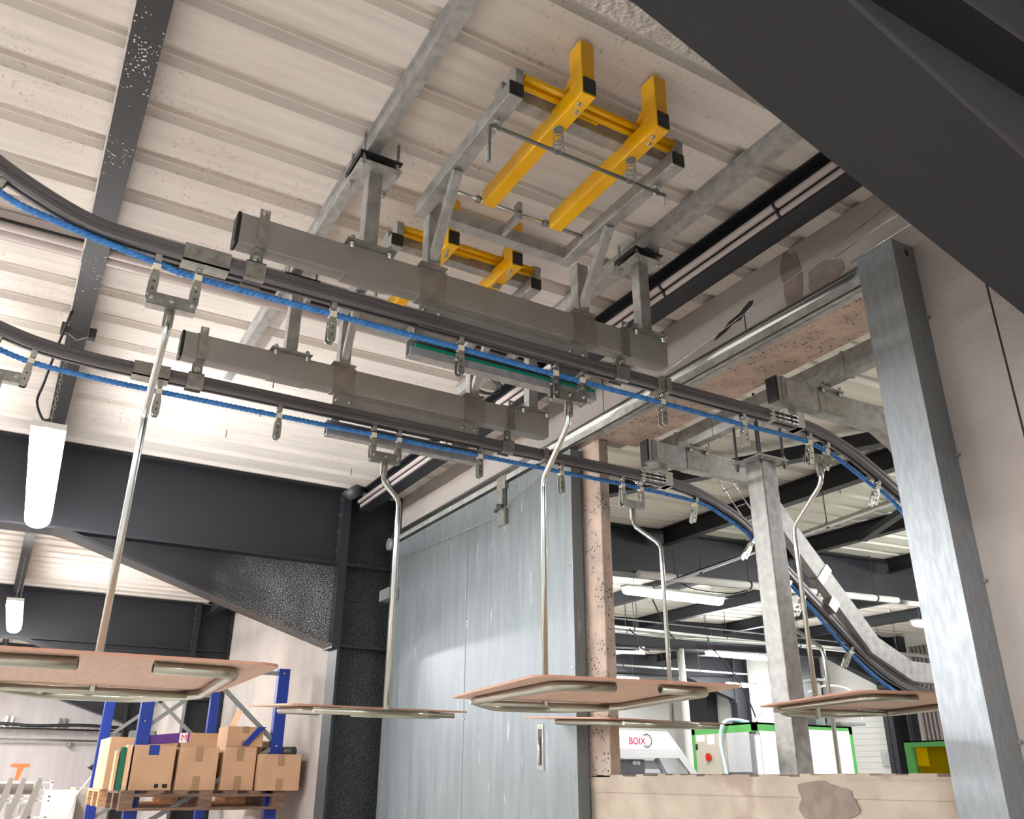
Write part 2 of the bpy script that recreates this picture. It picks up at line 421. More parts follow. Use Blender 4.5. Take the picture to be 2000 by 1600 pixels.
# ================================================================== STEEL FRAMES
def h_sweep(mb, x, w_, tf, tw, pts_top, pts_bot):
    pass
def portal_frame(x, label, m_col, m_web, near=False, yback=-8):
    t = thing('portal_frame', label, 'steel frame', (x, 2.3, -H), 'portal frames of the near hall')
    fw = 0.10; zt = ZC - 0.005
    # column
    c = MB().box(x-fw, x+fw, 2.06, 2.08, -H, zt).box(x-fw, x+fw, 2.47, 2.49, -H, zt)
    col = obj('column', c, m_col, t)
    obj('column_web', MB().box(x-0.006, x+0.006, 2.08, 2.47, -H, zt), DARK3 if m_web is DARK2 else m_col, t)
    for z_ in (0.86, 1.45): obj('stiffener', MB().box(x+0.006, x+fw-0.004, 2.08, 2.47, z_, z_+0.015), m_col, t)
    # rafter
    r = MB().box(x-fw, x+fw, yback, 2.02, zt-0.018, zt).box(x-fw, x+fw, yback, 2.02, 1.45, 1.466).box(x-0.006, x+0.006, yback, 2.02, 1.46, zt-0.018)
    obj('rafter', r, m_web if near else m_col, t)
    # haunch : web triangle and sloping flange
    fh = 0.1 if not near else 0.118
    h = MB().prism([(0.18, 1.452), (2.02, 1.452), (2.02, 0.865), (0.24, 1.447)], 'x', x-0.006, x+0.006)
    h.prism([(0.10, 1.452), (0.22, 1.452), (2.02, 0.88), (2.02, 0.862), (0.20, 1.434)], 'x', x-fh, x+fh)
    obj('haunch', h, m_web, t)
    ep = obj('end_plate', MB().box(x-fw, x+fw, 2.02, 2.04, 0.85, zt-0.02).box(x-fw, x+fw, 2.04, 2.06, 0.85, zt-0.02), m_col, t)
    for z_ in (0.98, 1.12, 1.26, 1.36, 1.56, 1.70, 1.84, 1.96):
        for s in ((1,) if not near else (1, -1)):
            obj('bolt', MB().bolt((x + s*0.055, 2.02, z_), (0,-1,0), 0.013, 0.01), DGREY, ep)
    return t
portal_frame(-6.15, 'dark grey portal frame with speckled haunch, beside the sliding steel door', DARK, DARK2)
portal_frame(-11.57, 'dark grey portal frame standing behind the blue pallet rack', DARK, DARK)
portal_frame(-16.99, 'farthest dark portal frame, its haunch just showing below the large left tray', DARK, DARK)
portal_frame(-0.73, 'dark portal frame nearest the camera, its haunch crossing the upper right corner', NEAR, NEAR, True)

def hall_frame(x, label, col, haunch):
    t = thing('hall_frame', label, 'steel frame', (x, 13.9, -H), 'rafters of the hall behind the opening')
    fw = 0.10; f = lambda y: ZC - 0.004 + 0.035*(y - 2.62)
    g = lambda y: f(y) - 0.43
    r = MB()
    for a, b in ((0, -0.016), (-0.43, -0.414)):
        vs = [(x+sx, y, f(y)+dz) for y in (2.8, 13.7) for dz in (a, b) for sx in (-fw, fw)]
        r.add(vs, [(0,1,3,2),(4,6,7,5),(0,4,5,1),(2,3,7,6),(0,2,6,4),(1,5,7,3)])
    r.prism([(2.8, g(2.8)), (13.7, g(13.7)), (13.7, f(13.7)-0.01), (2.8, f(2.8)-0.01)], 'x', x-0.006, x+0.006)
    obj('rafter', r, DARK, t)
    if haunch:
        obj('haunch', MB().prism([(12.4, g(12.4)), (13.7, g(13.7)), (13.7, 1.55)], 'x', x-0.08, x+0.08), DARK, t)
    if col:
        obj('column', MB().box(x-fw, x+fw, 13.7, 13.72, -H, f(13.7)).box(x-fw, x+fw, 14.06, 14.08, -H, f(13.7)).box(x-0.006, x+0.006, 13.7, 14.08, -H, f(13.7)), DARK, t)
        pl = obj('end_plate', MB().box(x-fw, x+fw, 13.66, 13.70, 1.5, f(13.7)-0.02), DARK, t)
        for z_ in (1.7, 1.9, 2.1): obj('bolt', MB().bolt((x+0.05, 13.66, z_), (0,-1,0), 0.014, 0.012), GREYST, pl)
    return t
hall_frame(-6.05, 'deep dark rafter of the far hall nearest behind the conveyor opening', True, True)
hall_frame(-10.45, 'middle dark rafter of the far hall behind the long pipes', True, True)
hall_frame(-14.2, 'farthest dark rafter of the far hall above the green cabinet', True, True)

# purlins and secondary beams
def ibeam(name, x0, x1, y, w_, z0, z1, m, label, cat, group=None, tf=0.01):
    mb = MB().box(x0, x1, y-w_/2, y+w_/2, z0, z0+tf).box(x0, x1, y-w_/2, y+w_/2, z1-tf, z1).box(x0, x1, y-0.004, y+0.004, z0+tf, z1-tf)
    return solo(name, mb, m, label, cat, group)
g = 'dark purlins under the roof deck of the near hall'
random.seed(11)
ibeam('roof_purlin', -6.04, -0.86, -0.002, 0.088, 1.95, ZC-0.002, PURLIN, 'dark paint-spotted roof purlin running overhead towards the hanging lamp', 'roof beam', g)
ibeam('roof_purlin', -11.46, -6.26, -0.002, 0.088, 1.95, ZC-0.002, PURLIN, 'dark roof purlin above the small farther hanging lamp, beyond the first rafter', 'roof beam', g)
ibeam('roof_purlin', -16.88, -11.68, -0.002, 0.088, 1.95, ZC-0.002, PURLIN, 'dark roof purlin in the last bay by the end wall', 'roof beam', g)
pl0 = bpy.data.objects['roof_purlin']; pl0['_o'] = tuple(pl0.location)
obj('edge_strip', MB().box(-6.04, -0.86, -0.053, -0.047, 1.958, 2.03), DECK, pl0, 'pale strip along the left edge')
pur = [o for o in bpy.data.objects if o.name.startswith('roof_purlin')][0]
for cxx, spread, cnt in ((-2.20, 0.085, 95), (-2.68, 0.06, 38), (-3.55, 0.10, 34)):
    sp = MB(); random.seed(cnt)
    for k in range(cnt):
        px = cxx + random.gauss(0, spread); py = -0.002 + random.uniform(-0.041, 0.041); rr = random.uniform(0.0009, 0.0032)
        sp.cyl((px, py, 1.9502), (px, py, 1.9488), rr, 7)
    pur['_o'] = tuple(pur.location)
    so = obj('paint_spots', sp, PAPER, pur, 'cluster of white paint spots', kind='stuff')
t = thing('roof_trunking', 'pair of grey conduits with black strips for shadow gaps running under the roof towards the wall, left', 'conduit', (-3.45, 0.3, 1.99))
obj('pipe', MB().cyl((-3.475, -1.6, 1.985), (-3.475, 2.13, 1.985), 0.024, 14), PIPEW, t)
obj('pipe', MB().cyl((-3.415, -1.6, 1.985), (-3.415, 2.13, 1.985), 0.020, 14), PIPEW, t)
obj('backing', MB().box(-3.51, -3.386, -1.6, 2.13, 1.99, 2.035), PIPEW, t)
obj('edge', MB().box(-3.516, -3.510, -1.6, 2.13, 1.984, 1.996), BLACK, t, 'black strip as shadow gap')  # shade in the gaps beside the conduits, built as black strips
obj('edge', MB().box(-3.386, -3.380, -1.6, 2.13, 1.984, 1.996), BLACK, t, 'black strip as shadow gap')
for yy in (-0.05,): obj('strap', MB().box(-3.50, -3.392, yy, yy+0.012, 1.956, 1.964), BLACK, t)
t = thing('rain_outlet', 'dark funnel shaped pipe piece on top of the speckled column', 'pipe', (-6.1, 2.0, 1.97))
obj('funnel', MB().cyl((-6.0, 2.05, 2.035), (-6.0, 2.10, 1.965), 0.085, 18, 0.06), DGREY, t)
def galv_channel(x0, x1, y0, y1, z0, z1, label):
    mb = MB().box(x0, x1, y0, y1, z0, z1).box(x0, x1, y0-0.012, y0, z1-0.004, z1)
    return solo('roof_channel', mb, GALV, label, 'galvanised beam', 'galvanised channels carrying the conveyor')
galv_channel(-4.40, -0.86, 0.733, 0.776, 1.98, ZC-0.002, 'galvanised channel on the roof, left one, rising past the bolted clamp plates')
galv_channel(-3.95, -0.86, 1.917, 1.974, 1.98, ZC-0.002, 'galvanised channel on the roof, right one, between yellow frame and dark eaves beam')
for a, b, lab in ((-6.04, -0.86, 'dark eaves beam along the wall top behind the two grey pipes'), (-11.46, -6.26, 'dark eaves beam beyond the first column')):
    ibeam('eaves_beam', a, b, 2.185, 0.10, 1.88, ZC-0.002, DARK, lab, 'roof beam')
for i, (zz, yy, lab) in enumerate(((1.935, 2.12, 'upper of the two grey pipes strapped along the eaves beam'), (1.905, 2.14, 'lower of the two grey pipes strapped along the eaves beam'))):
    t = thing('cable_conduit', lab, 'pipe', (-3.5, yy, zz), 'grey pipes along the eaves beam')
    obj('pipe', MB().cyl((-6.0, yy, zz), (-0.86, yy, zz), 0.0145, 14), PIPEW, t)
    for xx in (-5.4, -4.6, -3.85, -3.1, -2.4, -1.75, -1.2):
        obj('clip', MB().cyl((xx, yy, zz), (xx+0.012, yy, zz), 0.018, 14), BLACK, t)
# crumpled foil strip next to the near haunch
foil = MB(); vs = []; fs = []; nx, ny = 10, 240
random.seed(5)
for j in range(ny+1):
    for i in range(nx+1):
        vs.append((-1.44 + 0.075*i/nx, 0.4 + 1.75*j/ny, ZC - 0.004 - 0.004*random.random()))
for j in range(ny):
    for i in range(nx): fs.append((j*(nx+1)+i, j*(nx+1)+i+1, (j+1)*(nx+1)+i+1, (j+1)*(nx+1)+i))
foil.add(vs, fs)
solo('insulation_strip', foil, FOIL, 'crumpled silver insulation strip on the roof beside the near dark haunch', 'insulation')
# far hall purlins, brace
for i, (y, lab) in enumerate(((5.05, 'first dark purlin of the far hall, above the galvanised mast'), (6.6, 'second dark purlin of the far hall, right of the steep conveyor beam'), (8.2, 'third dark purlin of the far hall, above the lit tubes'), (9.9, 'fourth dark purlin of the far hall behind the bright tube'), (11.6, 'fifth dark purlin of the far hall close to the far wall'), (3.4, 'dark purlin of the far hall right behind the concrete wall'))):
    z1 = ZC - 0.004 + 0.035*(y - 2.62)
    for a, b in ((-5.94, -1.0), (-10.34, -6.16), (-14.1, -10.56)):
        if y == 3.4: continue
        ibeam('roof_purlin', a, b, y, 0.085, z1-0.155, z1, DARK, lab if a > -6 else lab + (', middle bay' if a > -11 else ', last bay'), 'roof beam', 'dark purlins of the far hall')
solo('roof_brace', MB().bar((-5.2, 3.55, 1.99), (-1.4, 5.5, 2.02), 0.085, 0.09), DARK, 'dark diagonal wind brace under the far hall roof above the mast', 'roof brace', 'wind braces of the far hall')
solo('roof_brace', MB().bar((-5.0, 6.6, 2.03), (-2.6, 5.2, 2.03), 0.07, 0.05), DARK, 'dark diagonal brace flat under the far hall roof right of the conveyor slope', 'roof brace', 'wind braces of the far hall')

# ================================================================== CONVEYOR
X1, X2 = -2.345, -3.22
rail_paths = {
 X1: [(-0.52,1.70),(-0.40,1.61),(-0.278,1.533),(-0.139,1.470),(-0.03,1.435),(0.08,1.424),(0.3,1.421),(0.9,1.421),(1.6,1.42),(2.3,1.42),(2.65,1.421),(2.80,1.418),(2.93,1.402),(3.10,1.352),(3.23,1.294),(3.34,1.237),(3.5,1.145),(3.9,0.80)],
 X2: [(-0.5,1.545),(-0.36,1.49),(-0.243,1.452),(-0.12,1.424),(0.02,1.411),(0.2,1.407),(0.6,1.407),(1.4,1.406),(2.2,1.407),(2.7,1.407),(2.82,1.402),(2.95,1.384),(3.117,1.337),(3.289,1.262),(3.45,1.14),(3.661,0.970),(3.871,0.815),(4.08,0.654),(4.304,0.531),(4.549,0.462),(4.8,0.44),(5.3,0.43)]}
rope_paths = {
 X1: [(-0.50,1.60),(-0.262,1.458),(-0.1,1.415),(0.155,1.372),(0.28,1.358),(0.69,1.357),(1.146,1.356),(1.6,1.352),(2.03,1.352),(2.46,1.35),(2.80,1.352),(2.95,1.327),(3.06,1.290),(3.212,1.222),(3.368,1.150),(3.8,0.80)],
 X2: [(-0.48,1.46),(-0.235,1.380),(-0.10,1.352),(0.1,1.343),(0.31,1.341),(0.8,1.341),(1.2,1.343),(1.69,1.345),(2.13,1.346),(2.55,1.346),(2.98,1.332),(3.15,1.285),(3.354,1.19),(3.552,1.01),(3.789,0.812),(4.012,0.625),(4.288,0.468),(4.6,0.395),(5.3,0.37)]}
rp = [(-0.024,0.020),(-0.019,0.026),(0.019,0.026),(0.024,0.020),(0.024,0.009),(0.020,0.006),(0.020,0.001),(0.025,-0.003),(0.025,-0.016),(0.019,-0.022),(0.008,-0.022),(0.008,-0.012),(-0.008,-0.012),(-0.008,-0.022),(-0.019,-0.022),(-0.025,-0.016),(-0.025,-0.003),(-0.020,0.001),(-0.020,0.006),(-0.024,0.009)]
strand = []
for i in range(18):
    a = 2*PI*i/18; strand.append(((0.0072 + 0.0036*abs(math.cos(1.5*a))) * math.cos(a), (0.0072 + 0.0036*abs(math.cos(1.5*a))) * math.sin(a)))
rails = {}
for X, lab in ((X1, 'nearer dark conveyor rail running through the wall opening'), (X2, 'farther dark conveyor rail, lower in the picture, curving down behind the mast')):
    t = thing('conveyor_rail', lab, 'conveyor rail', (X, 1.2, 1.42), 'curved overhead conveyor rails')
    rails[X] = t
    path = spline([(X, y, z) for y, z in rail_paths[X]], 0.03)
    obj('track', MB().sweep(path, rp, side=(1,0,0), smooth=False), RAIL, t)
    zr = 1.42 if X == X1 else 1.407
    # splice clamps
    ys = 0.27 if X == X1 else 0.30
    j = MB()
    for (ya, yb) in (((0.22, 0.355),) if X == X1 else ((0.205, 0.335),)):
        j.box(X-0.031, X+0.031, ya, yb, zr-0.027, zr-0.022).box(X+0.027, X+0.031, ya, yb, zr-0.027, zr+0.03).box(X-0.031, X-0.027, ya, yb, zr-0.027, zr+0.03)
        for q in (0.3, 0.65): j.bolt((X+0.031, ya + (yb-ya)*q, zr+0.012), (1,0,0), 0.0055, 0.004)
    obj('splice_sleeve', j, CLEAR_ZINC, t, 'bright zinc joint sleeve')
    yj = 2.0 if X == X1 else 2.02
    j = MB()
    for q in (0.0, 0.035): j.box(X-0.033, X+0.033, yj+q, yj+q+0.024, zr-0.03, zr+0.03)
    for q in (0.012, 0.047):
        for zz in (-0.012, 0.014): j.bolt((X+0.033, yj+q, zr+zz), (1,0,0), 0.005, 0.004)
    obj('joint_clamp', j, ZINC_SLEEVE, t, 'bolted clamp at the rail joint')
    # expansion joint with tie rods behind the wall
    ye = 2.62 if X == X1 else 2.62
    j = MB().box(X-0.033, X+0.033, ye-0.02, ye, zr-0.03, zr+0.03).box(X-0.033, X+0.033, ye+0.13, ye+0.17, zr-0.03, zr+0.03)
    for sx in (-0.03, 0.03):
        for zz in (-0.018, 0.0, 0.02):
            j.cyl((X+sx, ye-0.03, zr+zz), (X+sx, ye+0.14, zr+zz), 0.004, 8)
            for q in (0.02, 0.05, 0.10): j.cyl((X+sx, ye+q, zr+zz), (X+sx, ye+q+0.012, zr+zz), 0.008, 6)
    obj('expansion_joint', j, CHROME, t, 'rail joint with bright tie rods')
    rp2 = spline([(X, y, z) for y, z in rope_paths[X]], 0.0035)
    solo('drive_cable', MB().sweep(rp2, strand, side=(1,0,0), twist=2*PI/0.055, smooth=True), ROPE,
         'twisted blue drive cable under the %s rail' % ('nearer' if X == X1 else 'farther'), 'cable', 'blue conveyor cables')
    # support clips from box beam to rail
def at_path(X, y):
    P = rail_paths[X]
    for (a, b) in zip(P, P[1:]):
        if a[0] <= y <= b[0]:
            t = (y - a[0])/(b[0]-a[0]); return a[1] + (b[1]-a[1])*t, math.atan2(b[1]-a[1], b[0]-a[0])
    return P[-1][1], 0

# trolleys
def build_trolley():
    t = thing('conveyor_trolley', 'x', 'trolley', (0,0,0), 'zinc trolleys hanging from the conveyor rails')
    w_ = 0.013
    for s in (-1, 1):
        mb = MB().prism([(-0.009,-0.022),(0.009,-0.022),(0.009,-0.052),(-0.009,-0.052)], 'x', s*0.010-0.002, s*0.010+0.002)
        mb.add([(s*0.012+d, y, z_) for d in (-0.0015,0.0015) for (y, z_) in ((-0.009,-0.08),(0.009,-0.08),(w_,-0.105),(w_,-0.16),(0.008,-0.168),(-0.008,-0.168),(-w_,-0.16),(-w_,-0.105))],
               [tuple(range(8)), tuple(range(15,7,-1))] + [(i,(i+1)%8,8+(i+1)%8,8+i) for i in range(8)])
        obj('side_plate', mb, CHROME, t)
        o = MB()
        for zz in (-0.118, -0.142): o.cyl((s*0.0135, 0, zz), (s*0.0145, 0, zz), 0.0038, 10)
        obj('hole', o, DGREY, t)
    obj('cable_grip', MB().box(-0.0125,0.0125,-0.011,0.011,-0.076,-0.058), CREAM, t, 'cream cable grip block')
    obj('rivet', MB().cyl((-0.014,0,-0.036),(0.014,0,-0.036),0.007,12), CHROME, t)
    obj('rivet', MB().cyl((-0.016,0,-0.098),(0.016,0,-0.098),0.0075,12), CHROME, t)
    o = MB().cyl((-0.012,0,-0.006),(0.012,0,-0.006),0.012,14)
    obj('wheel', o, DGREY, t)
    return t
tro = build_trolley()
singles = {X1: [-0.25, 0.69, 1.146, 2.03, 2.46, 3.28], X2: [0.31, 0.77, 1.69, 2.13, 2.98, 3.37, 4.03]}
pairs = {X1: [0.217, 1.59, 2.91], X2: [-0.175, 1.235, 2.55, 3.66]}
names = {(X1,-0.25): 'lone zinc trolley at the left picture edge on the rising nearer rail', (X1,0.69): 'zinc trolley without a tray, nearer rail, below the left box-beam clamp', (X1,1.146): 'lone zinc trolley over the left end of the nearer green slide strip',
 (X1,2.03): 'lone zinc trolley on the nearer rail just before the wall opening', (X1,2.46): 'lone zinc trolley on the nearer rail in front of the threaded rods', (X1,3.28): 'lone zinc trolley on the downward bend of the nearer rail beside the guide post',
 (X2,0.31): 'lone zinc trolley on the farther rail right of the long hanger rod', (X2,0.77): 'lone zinc trolley on the farther rail against the roof sheet', (X2,1.69): 'lone zinc trolley at the right end of the farther green slide strip',
 (X2,2.13): 'lone zinc trolley on the farther rail in front of the steel door edge', (X2,2.98): 'lone zinc trolley where the farther rail begins to bend down', (X2,3.37): 'lone zinc trolley half hidden by the left side of the mast', (X2,4.03): 'lone zinc trolley low on the steep slope of the farther rail'}
first = True
def place_trolley(X, y, label):
    global first
    z, a = at_path(X, y)
    if first: tro.location = (X, y, z); tro.rotation_euler = (a, 0, 0); tro['label'] = label; first = False; return
    dup(tro, (X, y, z), (a, 0, 0), label)
for X in (X1, X2):
    for y in singles[X]: place_trolley(X, y, names[(X, y)])

# hangers with trays
def build_hanger(flip):
    """origin at the rail centre; rod offset towards -X (flip=1) or +X"""
    t = thing('tray_hanger', 'x', 'hanging tray', (0,0,0), 'hanging conveyor trays')
    yk = MB().box(-0.017,-0.014,-0.066,0.066,-0.178,-0.140).box(0.014,0.017,-0.066,0.066,-0.178,-0.140).box(-0.017,0.017,-0.066,0.066,-0.180,-0.177)
    y = obj('yoke', yk, CLEAR_ZINC, t)
    for s in (-0.055, 0, 0.055): obj('bolt', MB().bolt((0.017, s, -0.157), (1,0,0), 0.0065, 0.005), CHROME, y)
    rx = -0.235 * flip if flip > 0 else 0.19
    zend = -1.208 if flip > 0 else -1.190
    path = smooth_path([(0,0,-0.17),(0,0,-0.262),(rx,0,-0.40),(rx,0,zend)], 0.035, 6)
    obj('hanger_rod', MB().tube(path, 0.0105, 12), CHROME, t)
    obj('flat_end', MB().box(-0.006,0.006,-0.014,0.014,-0.235,-0.17), CLEAR_ZINC, t)
    fr = thing('tmp', 'x', 'x'); bpy.data.objects.remove(fr)
    pts = [(0.40,0.07,0),(0.385,0.24,0),(-0.20,0.27,0),(-0.42,0.12,0),(-0.42,-0.12,0),(-0.20,-0.27,0),(0.385,-0.24,0),(0.40,-0.07,0)]
    zb = -1.205
    if flip < 0: pts = [(-0.36 if x > 0.3 else 0.08 if x == -0.20 else 0.22, -y_, 0) for x, y_, _ in pts]
    tilt = 0.0 if flip > 0 else math.tan(math.radians(3.2))
    def zt(x): return zb + (0 if flip > 0 else (-(x - 0.19)) * tilt + 0.012)
    P = smooth_path([(x, y_, zt(x)) for x, y_, _ in pts], 0.045, 6)
    tf = obj('tray_frame', MB().tube(P, 0.0125, 12), NICKEL, t, 'bent zinc tube ring under the board')
    obj('cross_bar', MB().tube([(rx, -0.27, zt(rx)), (rx, 0.27, zt(rx))], 0.009, 10), NICKEL, t)
    hole = MB()
    for q in (P[0], P[-1]):
        d = -0.001 if q.y > 0 else 0.001
        hole.cyl((q.x, q.y, q.z), (q.x, q.y + d, q.z), 0.009, 12)
    obj('open_end', hole, BLACK, tf)
    # board
    if flip > 0: x0, x1 = -0.275, 0.45
    else: x0, x1 = -0.50, 0.175
    hw = 0.325 if flip > 0 else 0.345; r = 0.05; pts = []
    corners = [(x1, hw), (x0, hw), (x0, -hw), (x1, -hw)]
    for ci, (cx, cy) in enumerate(corners):
        sx = 1 if cx == x1 else -1; sy = 1 if cy > 0 else -1
        rr = r if (sx > 0) == (flip > 0) else 0.03
        cc = (cx - sx*rr, cy - sy*rr)
        a0 = {(1,1): 0, (-1,1): PI/2, (-1,-1): PI, (1,-1): 3*PI/2}[(sx, sy)]
        for k in range(6):
            a = a0 + PI/2*k/5; pts.append((cc[0] + rr*math.cos(a), cc[1] + rr*math.sin(a)))
    n = len(pts); th = 0.006
    vs = [(x, y_, zt(x) + 0.0130) for x, y_ in pts] + [(x, y_, zt(x) + 0.0130 + th) for x, y_ in pts]
    obj('board', MB().add(vs, [tuple(range(n)), tuple(range(n, 2*n))]), BOARD, t)
    obj('board_edge', MB().add(vs, [(i,(i+1)%n,n+(i+1)%n,n+i) for i in range(n)]), EDGE, t, 'darker cut edge of the board')
    return t
hl = {(X1,0.217): 'large wooden tray on a long bent rod at lower left, seen from below', (X1,1.59): 'wooden tray hanging in front of the steel door and concrete pillar', (X1,2.91): 'wooden tray hanging beyond the wall by the mast and guide post',
      (X2,1.235): 'wooden tray seen edge-on in front of the dark column', (X2,2.55): 'wooden tray seen edge-on behind the centre tray, past the pillar', (X2,-0.175): 'hanger at the left picture edge below the farther rail', (X1,-0.25): 'hanger cut off by the left picture edge, nearer rail', (X2,3.66): 'hanger with bright rod low on the steep slope beyond the mast'}
rots = {(X1,0.217): -0.03, (X1,1.59): -0.15, (X1,2.91): -0.22, (X2,2.55): 0.03}
extra = {(X1,2.91): (-0.10, 0.06, 0.030)}
dzs = {(X1,0.217): -0.012, (X1,1.59): 0.014, (X1,2.91): 0.03}
short = {(X1,0.217): 'large lower left tray', (X1,1.59): 'tray in front of the pillar', (X1,2.91): 'tray beside the guide post', (X2,1.235): 'edge-on tray by the dark column',
         (X2,2.55): 'edge-on tray past the pillar', (X2,-0.175): 'hanger at the left picture edge', (X2,3.66): 'low hanger beyond the mast'}
protos = {}
for X in (X1, X2):
    for y in pairs[X]:
        z, a = at_path(X, y)
        dy = 0.058 * math.cos(a)
        place_trolley(X, y - dy, 'left trolley of the pair carrying the ' + short[(X, y)])
        place_trolley(X, y + dy, 'right trolley of the pair carrying the ' + short[(X, y)])
        f = 1 if X == X1 else -1
        if f not in protos:
            protos[f] = build_hanger(f); h = protos[f]; h['label'] = hl[(X, y)]
        else: h = dup(protos[f], (0,0,0), label=hl[(X, y)])
        h.location = (X, y - 0.157*math.sin(-a)*1.0, z + (0.157 - 0.157*math.cos(a)) + dzs.get((X, y), 0))
        for c in bpy.data.objects:
            if c.parent == h and c.name.split('.')[0] in ('tray_frame', 'cross_bar', 'board', 'board_edge'):
                e_ = extra.get((X, y), (0, 0, 0)); c.rotation_euler = (0, 0, e_[0]); c.location.y += e_[1]; c.location.z += e_[2]
        h.rotation_euler = (0, 0, rots.get((X, y), 0))

# ---------------------------------------------------------------- support box beams
def hook_bracket(par, X, y, zb, zr, top_tab=True):
    """strap round the box beam and clip gripping the rail"""
    xa, xb = X+0.0, X
    s = MB().box(-2.2925 + (X - X1), -2.2905 + (X - X1), y-0.016, y+0.016, zb-0.004, zb + (0.14 if top_tab else 0.115))
    s.box(-2.352 + (X - X1), -2.2905 + (X - X1), y-0.016, y+0.016, zb-0.005, zb-0.002)
    s.box(-2.354 + (X - X1), -2.352 + (X - X1), y-0.016, y+0.016, zb-0.004, zb + 0.14)
    st = obj('strap', s, CLEAR_ZINC, par)
    if top_tab: obj('bolt', MB().bolt((-2.2905 + (X - X1), y, zb+0.128), (1,0,0), 0.008, 0.006), CHROME, st)
    c = MB().box(X+0.012, X+0.015, y-0.02, y+0.02, zr+0.028, zb-0.003)
    c.box(X-0.030, X+0.030, y-0.03, y+0.03, zr+0.028, zr+0.031).box(X+0.027, X+0.030, y-0.03, y+0.03, zr-0.028, zr+0.031)
    c.box(X-0.030, X-0.027, y-0.03, y+0.03, zr-0.028, zr+0.031).box(X+0.010, X+0.030, y-0.03, y+0.03, zr-0.030, zr-0.027)
    cl = obj('rail_clip', c, CLEAR_ZINC, par)
    obj('bolt', MB().bolt((X+0.015, y, zr+0.05), (1,0,0), 0.009, 0.007), CHROME, cl)

def box_beam(X, zr, label, xoff):
    xb0, xb1 = -2.350 + xoff, -2.295 + xoff; zb, zt_ = 1.488, 1.597
    y0, y1 = 0.362, 2.035
    t = thing('box_beam', label, 'conveyor support beam', ((xb0+xb1)/2, 1.2, zb), 'box beams above the conveyor rails')
    obj('tube', MB().box(xb0, xb1, y0, y1, zb, zt_), ZINC, t, bevel=0.003)
    obj('end_cap', MB().box(xb0-0.002, xb1+0.002, y0-0.012, y0, zb-0.002, zt_+0.002), BLACK, t, 'black plastic end cap', bevel=0.004)
    def sleeve(ya, yb, m=ZINC_SLEEVE):
        e = 0.003
        mb = MB().box(xb0-e, xb1+e, ya, yb, zb-e, zt_+e*0.6)
        s = obj('sleeve', mb, m, t)
        return s
    for ya, yb, m in ((0.70, 0.86, ZINC), (0.965, 1.06, ZINC_SLEEVE), (1.585, 1.69, ZINC_SLEEVE), (1.845, 2.012, ZINC)): sleeve(ya, yb, m)
    hook_bracket(t, X, 0.43, zb, zr)
    hook_bracket(t, X, 1.825, zb, zr)
    # guide plate bolted below the beam between the stop posts
    gp = obj('guide_plate', MB().box(xb0+0.005, xb0+0.009, 0.985, 1.68, 1.40, 1.487).box(xb0+0.005, xb0+0.03, 0.985, 1.68, 1.484, 1.487), ZINC, t)
    for yy in (1.0, 1.06, 1.60, 1.66): obj('bolt', MB().bolt((xb0+0.009, yy, 1.466), (1,0,0), 0.008, 0.006), CHROME, gp)
    return t
box_beam(X1, 1.42, 'nearer long zinc box beam above the blue cable with black end cap', 0)
box_beam(X2, 1.407, 'farther long zinc box beam lower in the picture with black end cap', -0.877)

# hanging posts between box beams and roof channels
def hang_post(x, y, ztop, label, plate=0.075):
    t = thing('hanging_post', label, 'support post', (x, y, 1.6), 'square posts hanging from the roof channels')
    obj('post', MB().box(x-0.025, x+0.025, y-0.025, y+0.025, 1.606, ztop-0.006), GALV, t, bevel=0.003)
    fp = obj('foot_plate', MB().box(x-0.045, x+0.05, y-0.085, y+0.085, 1.600, 1.606), CLEAR_ZINC, t, bevel=0.002)
    for sy in (-0.065, 0.065): obj('bolt', MB().cyl((x+0.036, y+sy, 1.575), (x+0.036, y+sy, 1.622), 0.006, 8).cyl((x+0.036, y+sy, 1.606), (x+0.036, y+sy, 1.616), 0.010, 6).cyl((x+0.036, y+sy, 1.588), (x+0.036, y+sy, 1.598), 0.010, 6), CHROME, fp)
    hp = obj('head_plate', MB().box(x-plate, x+plate, y-plate, y+plate, ztop-0.006, ztop), GALV, t, bevel=0.002)
    return t
def roof_clamp(x, y, ztop, label, plate=0.075):
    t = thing('roof_clamp', label, 'clamp plate', (x, y, ztop), 'dark clamp plates bolted under the roof channels')
    u = MB().box(x-plate, x+plate, y-plate, y+plate, ztop+0.028, ztop+0.034).box(x-plate, x+plate, y-plate-0.003, y-plate, ztop+0.012, ztop+0.034)
    obj('upper_plate', u, DARK, t)
    for sx in (-1, 1):
        for sy in (-1, 1):
            px, py = x + sx*(plate-0.014), y + sy*(plate-0.014)
            obj('threaded_rod', MB().cyl((px, py, ztop-0.028), (px, py, min(ztop+0.115, ZC-0.003)), 0.0055, 8), GALV, t)
            obj('nut', MB().cyl((px, py, ztop-0.016), (px, py, ztop-0.007), 0.011, 6, smooth=False).cyl((px, py, ztop+0.004), (px, py, ztop+0.013), 0.011, 6, smooth=False), CHROME, t)
    return t
hang_post(-2.31, 0.775, 1.912, 'square post left of the yellow frame, standing on the nearer box beam')
roof_clamp(-2.31, 0.775, 1.912, 'clamp plate with long threaded rods at the foot of the left roof channel')
hang_post(-2.31, 1.930, 1.930, 'square post at the right end of the nearer box beam', 0.07)
roof_clamp(-2.31, 1.930, 1.930, 'clamp plate on the right roof channel beside the dark eaves beam', 0.07)
hang_post(-3.19, 0.775, 1.912, 'square post on the farther box beam, seen behind the blue cable')
roof_clamp(-3.19, 0.775, 1.912, 'clamp plate behind the nearer box beam, partly hidden')
hang_post(-3.19, 1.945, 1.930, 'short-looking square post at the right end of the farther box beam', 0.07)
